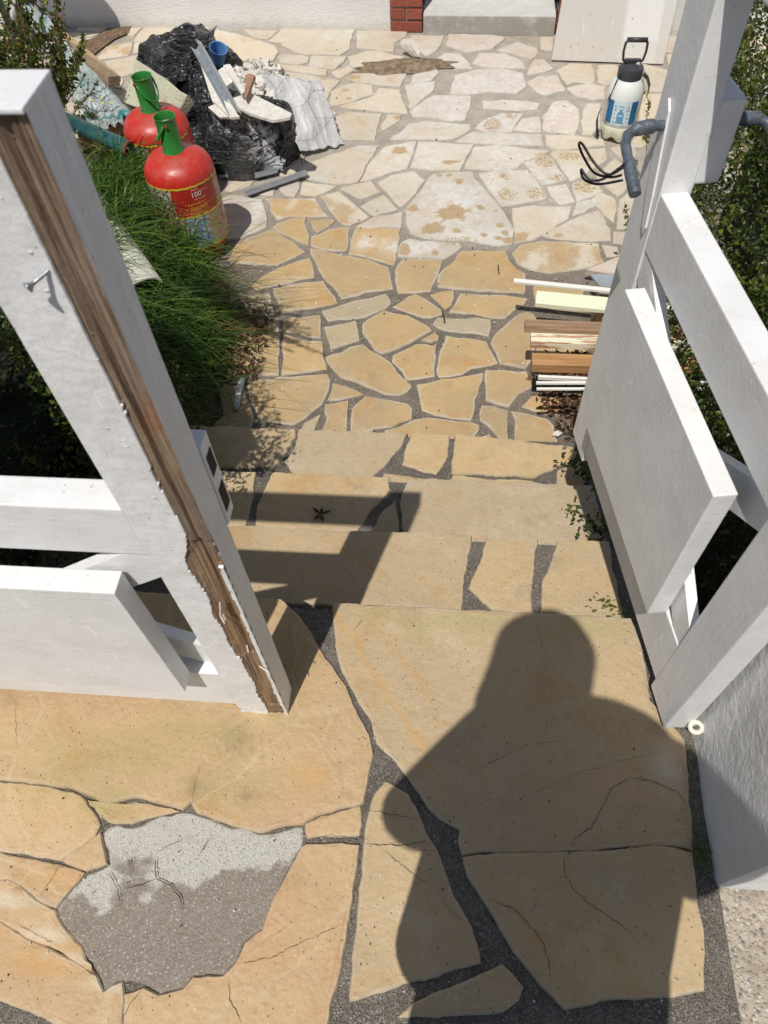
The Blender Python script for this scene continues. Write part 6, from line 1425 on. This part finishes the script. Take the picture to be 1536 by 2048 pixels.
plank('plank', (.324, 1.880, -.410), (.95, 1.905, -.410), .010, .008, 'white_strip', 'lower edge lath lying beside the narrow cream lath')
for j_, (x, y) in enumerate(((.62, 2.48), (.62, 2.2), (.62, 1.98), (.74, 2.35))):
    tag(B().box(x, x+.11, y-.10, y+.10, -.69, -.50+.02*(j_ % 2), .004).done('brick_support', M['oldwood'], jitter=.004, sub=2), ['farthest timber block under the stacked planks', 'second timber block under the stacked planks', 'timber block nearest the steps under the planks', 'timber block hidden deepest under the planks'][j_], 'timber block', 'timber blocks under the planks')
M['slate'] = simple('blue_grey_metal', (.30, .34, .38), .35, .1)
tag(B().poly([(0.6091, 2.7223, -0.5600), (0.8456, 2.7283, -0.5600), (0.8348, 2.6401, -0.5600), (0.6450, 2.6417, -0.5600)], .01, (0, 0, 1)).done('metal_sheet', M['slate']), 'blue grey metal sheet beyond the thin white strip', 'metal sheet')
tag(B().poly([(0.6114, 2.8419, -0.6400), (0.7963, 2.9397, -0.6200), (0.9565, 2.9619, -0.6200), (0.9460, 2.8430, -0.6400), (0.7433, 2.8166, -0.6400)], .025, (0, 0, 1)).done('broken_slab', M['pink'], jitter=.006, sub=2), 'loose broken pinkish slab lying beyond the planks', 'stone')
tag(B().poly([(-0.3863, 5.1078, -0.6200), (-0.3141, 5.0862, -0.6000), (-0.2604, 5.0333, -0.6600), (-0.3075, 5.0712, -0.6700)], .03, (.2, .5, .8)).done('stone_fragment', M['pale'], jitter=.003, sub=1), 'loose cream stone fragment tipped up in a muddy hole on the path', 'stone')
md = B().lathe((-0.3805, 4.9971, -0.6850), [(.02, 0), (.0, .0)], 8); md.bm.free()
vs = []; fs = []; c0 = Vector((-0.3773, 4.9517, -0.6770)); n = 48
vs.append((c0.x, c0.y, -.664))
for ring_ in (1, 2):
    for i in range(n):
        a = 2*math.pi*i/n; r_ = (.5 if ring_ == 1 else 1)*(1+.35*noise.noise(Vector((math.cos(a)*2.5, math.sin(a)*2.5, 3)))+(.12*math.sin(9*a) if ring_ == 2 else 0))
        vs.append((c0.x+.30*r_*math.cos(a)+(.06 if math.cos(a) > 0 else 0), c0.y+.105*r_*math.sin(a)+.03*math.cos(a), -.668 if ring_ == 1 else -.6795))
for i in range(n):
    j = (i+1) % n; fs.append([0, 1+i, 1+j]); fs.append([1+i, 1+n+i, 1+n+j, 1+j])
M['mud'] = simple('dried_mud', (.21, .155, .10), .95, .45, 25, .008)
tag(link('mud_patch', mesh('mud_patch', vs, fs), M['mud'], smooth=True), 'brown dried mud round the loose stone on the path', 'mud', kind='stuff')
# dug hole with soil by the wall
vs = [(-2.6888, 5.2761, -0.6775), (-2.5435, 5.3795, -0.6775), (-2.4781, 5.5183, -0.6775), (-2.3244, 5.5782, -0.6775), (-2.3072, 5.4672, -0.6775), (-2.3811, 5.3761, -0.6775), (-2.4375, 5.2118, -0.6775), (-2.4757, 5.0673, -0.6775), (-2.5268, 5.0539, -0.6775)]
tag(B().poly(vs, .004, (0, 0, 1)).done('dug_soil', simple('loose_earth', (.16, .105, .065), .95, .5, 40, .01), jitter=.002), 'strip of bare dug earth in the paving by the house wall', 'soil', kind='stuff')

# ------------------------------------------------------------------ white half pipe, small litter
a_ = Vector((-1.5130, 2.7237, -0.3600)); b_ = Vector((-1.2293, 2.3306, -0.3600)); d_ = (b_-a_).normalized(); r_ = d_.cross(Vector((0, 0, 1)))
vs = []; fs = []; n = 12
for k_i, p_ in enumerate((a_-d_*.25, b_)):
    for rr_, s_ in ((.075, 1), (.066, -1)):
        for i in range(n+1):
            t = math.pi*i/n; vs.append(p_+r_*math.cos(t)*rr_+Vector((0, 0, math.sin(t)*rr_*.6)))
m_ = n+1
for i in range(n):
    fs += [[i, i+1, 2*m_+i+1, 2*m_+i], [m_+i+1, m_+i, 3*m_+i, 3*m_+i+1], [i+1, i, m_+i, m_+i+1], [2*m_+i, 2*m_+i+1, 3*m_+i+1, 3*m_+i]]
tag(link('ridge_tile', mesh('ridge_tile', vs, fs), simple('lichen_cement', (.55, .54, .45), .85, .15, 14, .003), smooth=False), 'pale cement half round tile lying in the grass behind the rotten gate post', 'tile')
b = B().tube([(-0.8521, 1.9722, -0.6720), (-0.8569, 2.0230, -0.6670), (-0.8591, 2.0912, -0.6640), (-0.8554, 2.1566, -0.6680)], [.012, .016, .015, .012], 8)
tag(b.done('plaster_strip', simple('grey_plaster_strip', (.52, .52, .53), .8), smooth=True), 'small pale grey stick of plaster on the shaded paving beside the grass', 'debris')
M['dryleaf'] = simple('dry_leaf', (.16, .07, .03), .7, .4)
pts = np.array([(random.uniform(.33, .75), random.uniform(1.74, 2.35), -.674+random.uniform(0, .014)) for _ in range(2000)])
pts = pts[[bool(p_[0] > .39+.05*math.sin(p_[1]*11)+.12*random.random()**2) for p_ in pts]]
o = leaves('leaf_litter', pts, .028, leaf_mat('litter', (.05, .025, .012), (.20, .10, .05), .6, .1), RNG.random(len(pts))*.85, up=np.array([0, 0, 0])); tag(o, 'brown leaf litter beside the bottom step under the planks', 'leaf litter', kind='stuff')
pts = np.array([(random.uniform(-1.05, -.80), random.uniform(2.15, 2.6), -.672+random.uniform(0, .03)) for _ in range(420)])
o = leaves('leaf_litter', pts, .03, bpy.data.materials['litter'], RNG.random(len(pts))*.85, up=np.array([0, 0, 0])); tag(o, 'dry leaves caught under the edge of the long grass', 'leaf litter', kind='stuff')
sb = B().box(.62, 1.2, 1.74, 2.42, -.70, -.674).done('bed_soil', M['soil'], jitter=.01, sub=6); sb['kind'] = 'structure'
for lab, q in (('white flake of plaster on the leaf litter by the bottom step', (0.4368, 1.8956, -0.6680)), ('small white chip on the bottom row of paving', (0.1553, 1.8561, -0.6720))):
    q = Vector(q); b = B().poly([q+Vector(v_)*s_ for v_, s_ in (((-1, -.4, 0), .02), ((.3, -1, 0), .014), ((1, .1, .1), .02), ((.2, 1, .1), .016), ((-.7, .6, 0), .015))], .004, (0, 0, 1)); tag(b.done('plaster_chip', M['plaster']), lab, 'chip')
# star shaped dry leaf on the middle step
q = Vector((-0.3699, 1.2449, -0.3320)); b = B()
for a, L in ((.3, .035), (1.4, .020), (2.6, .034), (4.0, .028), (5.2, .030)):
    d = Vector((math.cos(a), math.sin(a)*1.2, .1))*L; s = Vector((-math.sin(a), math.cos(a), 0))*.006
    b.poly([q-d*.05, q+d*.5+s, q+d, q+d*.5-s], .0015, (0, 0, 1))
tag(b.done('dead_leaf', simple('dead_leaf', (.055, .040, .015), .8)), 'dark curled dead leaf on the shaded middle step', 'leaf')
# twig on the patio and weeds on the steps
b = B().tube([(-0.0326, 2.6063, -0.6720), (-0.0223, 2.5580, -0.6650), (-0.0189, 2.5266, -0.6720)], .0035, 6); tag(b.done('twig', M['crack']), 'short dark twig standing across a paving joint', 'twig')
b = B().tube([(0.2206, 2.9428, -0.6730), (0.2245, 2.8745, -0.6720)], .003, 5); tag(b.done('twig', M['crack']), 'thin dark twig on the ochre stone near the white strip', 'twig')
def weed(c, n, s, label, spread=.03):
    c = Vector(c); cs = [(c.x+random.gauss(0, spread), c.y+random.gauss(0, spread*.6), c.z+random.uniform(0, spread)) for _ in range(n)]
    tag(leaves('weed', np.array(cs), s, M['leaf_young'], RNG.random(n)*.6, up=np.array([0, 0, .5])), label, 'weed', kind='stuff')
weed((0.3945, 1.2949, -0.3350), 26, .014, 'tiny green weed on the middle step beside the open gate', .014)
weed((0.4443, 0.8811, -0.1600), 40, .014, 'small green weed in the corner below the landing edge')
M_k = M['leaf_young']; M['leaf_young'] = M['leaf']
weed((0.4937, 1.5500, -0.4500), 160, .022, 'dark leafy weed hanging beside the third step', .05); weed((0.4882, 1.2093, -0.3000), 160, .02, 'dark leafy weed in the gate shadow beside the middle step', .05)
M['leaf_young'] = M_k
def grit(label, n, fx, zf, m, smax=.0035):
    b = []; f = []
    for i in range(n):
        x, y = fx(); z = zf(x, y); s = random.uniform(.0008, smax)*random.random()**.5; a = random.uniform(0, 6.28); q = len(b)
        for j in range(4):
            t = a+j*1.57+random.uniform(-.4, .4); b.append((x+s*math.cos(t), y+s*1.3*math.sin(t), z))
        b.append((x, y, z+s*.7)); f += [[q+j, q+(j+1) % 4, q+4] for j in range(4)]
    tag(link('grit', mesh('grit', b, f), m), label, 'grit', kind='stuff')
def onland(): return random.uniform(-.80, .50), random.uniform(-.02, .75)
def onpatio():
    return random.uniform(-1.0, .75), random.uniform(1.75, 5.2)
M['darkgrit'] = simple('dark_grit', (.07, .05, .035), .9, .5); M['palegrit'] = simple('pale_grit', (.62, .58, .50), .9, .2)
grit('dark specks of dirt scattered over the landing slabs', 300, onland, lambda x, y: .0024, M['darkgrit'], .0024)
grit('pale sand grains scattered over the landing slabs', 260, onland, lambda x, y: .0024, M['palegrit'], .0025)
grit('dark crumbs and chips scattered over the patio paving', 320, onpatio, lambda x, y: -.677, M['darkgrit'], .006)
grit('pale crumbs of plaster scattered over the patio paving', 420, onpatio, lambda x, y: -.677, M['palegrit'], .0075)
# dry straws scattered on the steps
M['straw'] = simple('straw', (.50, .38, .20), .7)
for i_, (p0, p1, z) in enumerate((((720, 1243), (706, 1262), 0), ((1145, 1170), (1200, 1185), -.17), ((905, 1185), (892, 1200), -.17), ((1190, 770+110), (1180, 905), -.51))): pass
for lab, a, b_ in (('bent straw near the edge of the landing', (-0.1715, 0.7297, 0.0030), (-0.1892, 0.7011, 0.0030)), ('pale straw on the top step right of the joint', (0.3466, 0.9411, -0.1670), (0.4149, 0.9245, -0.1670)), ('short straw on the top step left of the joint', (0.0397, 0.9076, -0.1670), (0.0224, 0.8819, -0.1670))):
    tag(B().tube([a, (Vector(a)+Vector(b_))/2+Vector((.004, .003, .002)), b_], .0009, 5).done('straw', M['straw']), lab, 'straw')
# damp tuft in the joint by the pier
roots = [(.515+random.gauss(0, .006), .29+random.gauss(0, .02), -.003) for _ in range(60)]
grass_patch('joint_grass', 'few dark blades of grass in the joint at the foot of the pier', roots, .035, (-.4, 0), width=.0012)

# ------------------------------------------------------------------ the photographer, just behind the camera
M['skin'] = simple('skin', (.50, .30, .21), .5, .06); M['jacket'] = simple('dark_jacket', (.04, .05, .07), .8, .2); M['jeans'] = simple('jeans', (.05, .08, .14), .85, .2); M['hair'] = simple('brown_hair', (.05, .03, .02), .6, .3); M['shoe'] = simple('shoe', (.05, .045, .04), .6)
def skinned(name, verts, edges, rad, m, parent, root=0, sub=2):
    me = mesh(name, verts, []); me2 = bpy.data.meshes.new(name); me2.from_pydata([tuple(v) for v in verts], edges, []); bpy.data.meshes.remove(me)
    o = bpy.data.objects.new(name, me2); C.objects.link(o)
    sk = o.modifiers.new('skin', 'SKIN'); sb_ = o.modifiers.new('sub', 'SUBSURF'); sb_.levels = sub; sb_.render_levels = sub
    for i, r in enumerate(rad): me2.skin_vertices[0].data[i].radius = (r if isinstance(r, tuple) else (r, r)); me2.skin_vertices[0].data[i].use_root = (i == root)
    bpy.context.view_layer.update(); dg = bpy.context.evaluated_depsgraph_get(); e = bpy.data.meshes.new_from_object(o.evaluated_get(dg)); bpy.data.objects.remove(o)
    return link(name, e, m, parent, smooth=True)
per = empty('person', (.09, -.30, 0), 'person in a dark jacket standing at the top of the steps with both hands raised', 'person')
bx, by = .09, -.30
V = [(bx-.01, by-.03, .93), (bx-.04, by-.02, 1.08), (bx-.04, by, 1.28), (bx-.05, by+.03, 1.43), (bx-.08, by+.08, 1.53),
     (bx-.18, by+.01, 1.40), (bx-.31, by+.05, 1.10), (bx-.13, -.10, 1.33),
     (bx+.20, by+.01, 1.41), (bx+.265, by+.03, 1.05), (bx-.03, -.10, 1.33),
     (bx-.10, by-.03, .86), (bx-.11, by+.02, .48), (bx-.12, by-.01, .09), (bx+.12, by-.03, .86), (bx+.12, by+.01, .48), (bx+.12, by-.02, .09)]
E_ = [(0, 1), (1, 2), (2, 3), (3, 4), (3, 5), (5, 6), (6, 7), (3, 8), (8, 9), (9, 10), (0, 11), (11, 12), (12, 13), (0, 14), (14, 15), (15, 16)]
Rr_ = [(.22, .14), (.22, .13), (.21, .13), (.15, .12), .090, .078, .075, .045, .085, .070, .040, .13, .085, .055, .13, .085, .055]
body = skinned('body', V, E_, Rr_, [M['jacket'], M['jeans']], per)
me = body.data
for pg in me.polygons: pg.material_index = 1 if pg.center.z < .93 else 0
B().lathe((bx+.005, -.205, 0), [(0, .60), (.228, .60), (.238, .62), (.243, .95), (.248, 1.15), (.235, 1.28), (.19, 1.38), (.10, 1.43), (0, 1.44)], 40, .56).done('shadow_coat', M['jacket'], per, True)  # unseen shell added to fill out the torso's cast shadow
hx, hy, hz = bx-.085, -.160, 1.61
b = B(); bmesh.ops.create_uvsphere(b.bm, u_segments=32, v_segments=24, radius=1)
for v in b.bm.verts:
    x, y, z = v.co
    w_ = .078*(1-.22*max(0, -z)); dpt = .098*(1-.10*max(0, -z)); v.co = Vector((x*w_, y*dpt, z*.122))
    if y > .6 and abs(x) < .22 and -.35 < z < .15: v.co.y += .016*(1-abs(x)/.22)*(1-abs(z+.12)/.3 if abs(z+.12) < .3 else 0)
    if y > .5 and abs(abs(x)-.38) < .16 and abs(z-.05) < .12: v.co.y -= .007
    rt = Matrix.Rotation(math.radians(-42), 3, 'X'); v.co = rt@v.co+Vector((hx, hy, hz))
head = b.done('head', M['skin'], per, True)
rt = Matrix.Rotation(math.radians(-42), 3, 'X')
for s_ in (-1, 1):
    q = Vector((hx, hy, hz))+rt@Vector((s_*.077, -.005, -.01)); B().lathe(q, [(0, -.008), (.016, -.006), (.019, .004), (0, .008)], 14, 1.5, axis=(s_, 0, 0)).done('ear', M['skin'], head)
    q = Vector((hx, hy, hz))+rt@Vector((s_*.030, .084, .008)); b = B(); bmesh.ops.create_uvsphere(b.bm, u_segments=12, v_segments=8, radius=.011, matrix=Matrix.Translation(q)); b.done('eye', M['white_print'], head, True)
q = Vector((hx, hy, hz))+rt@Vector((0, .086, -.062)); B().tube([q+Vector((-.022, -.004, 0)), q, q+Vector((.022, -.004, 0))], [.003, .0055, .003], 8).done('mouth', M['terra'], head, True)
b = B(); bmesh.ops.create_uvsphere(b.bm, u_segments=32, v_segments=20, radius=1)
bmesh.ops.delete(b.bm, geom=[v for v in b.bm.verts if v.co.z < .1 and v.co.y > -.1 or v.co.z < -.5 or (v.co.y > .55 and v.co.z < .55)], context='VERTS')
for v in b.bm.verts: v.co = rt@Vector((v.co.x*.096, v.co.y*.115, v.co.z*.137))+Vector((hx, hy, hz))+Vector((0, 0, .003*noise.noise(v.co*9)))
b.done('hair', M['hair'], head, True)
B().lathe((hx-.022, -.175, 1.44), [(0, -.06), (.10, -.05), (.115, 0), (.112, .08), (.110, .16), (.112, .262), (.108, .274), (.095, .276), (0, .276)], 28, .95).done('shadow_hood', M['jacket'], per, True)  # unseen shape added to widen and flatten the head's cast shadow
for s_, wx in ((-1, bx-.13), (1, bx-.03)):
    w0 = Vector((wx, -.10, 1.33)); palm = w0+Vector((-s_*.006, .012, .050))
    vs = [w0, w0.lerp(palm, .6), palm]; es = [(0, 1), (1, 2)]; rd = [(.026, .017), (.034, .014), (.034, .013)]
    for f_ in range(4):
        base = palm+Vector((s_*(.024-.016*f_), .002, .008)); L = (.052, .064, .068, .058)[f_]/3
        i0 = len(vs); vs += [base, base+Vector((0, .004, L)), base+Vector((-s_*.004, .010, L*1.9)), base+Vector((-s_*.010, .016, L*2.6))]; es += [(2, i0), (i0, i0+1), (i0+1, i0+2), (i0+2, i0+3)]; rd += [.0095, .0088, .008, .007]
    i0 = len(vs); tb_ = w0+Vector((-s_*.026, .004, .020)); vs += [tb_, tb_+Vector((-s_*.016, .006, .022)), tb_+Vector((-s_*.022, .012, .042))]; es += [(1, i0), (i0, i0+1), (i0+1, i0+2)]; rd += [.013, .0105, .009]
    vs = [Vector((v.x, min(v.y, -.042), v.z)) for v in vs]
    skinned('hand', vs, es, rd, M['skin'], per, 1, 2)
    fx = bx+s_*.12
    B().hexa([(fx-.045, by-.09, .001), (fx+.045, by-.09, .001), (fx+.05, by+.17, .001), (fx-.05, by+.17, .001), (fx-.035, by-.08, .10), (fx+.035, by-.08, .10), (fx+.035, by+.13, .045), (fx-.035, by+.13, .045)], .018, 3).done('shoe', M['shoe'], per, True)
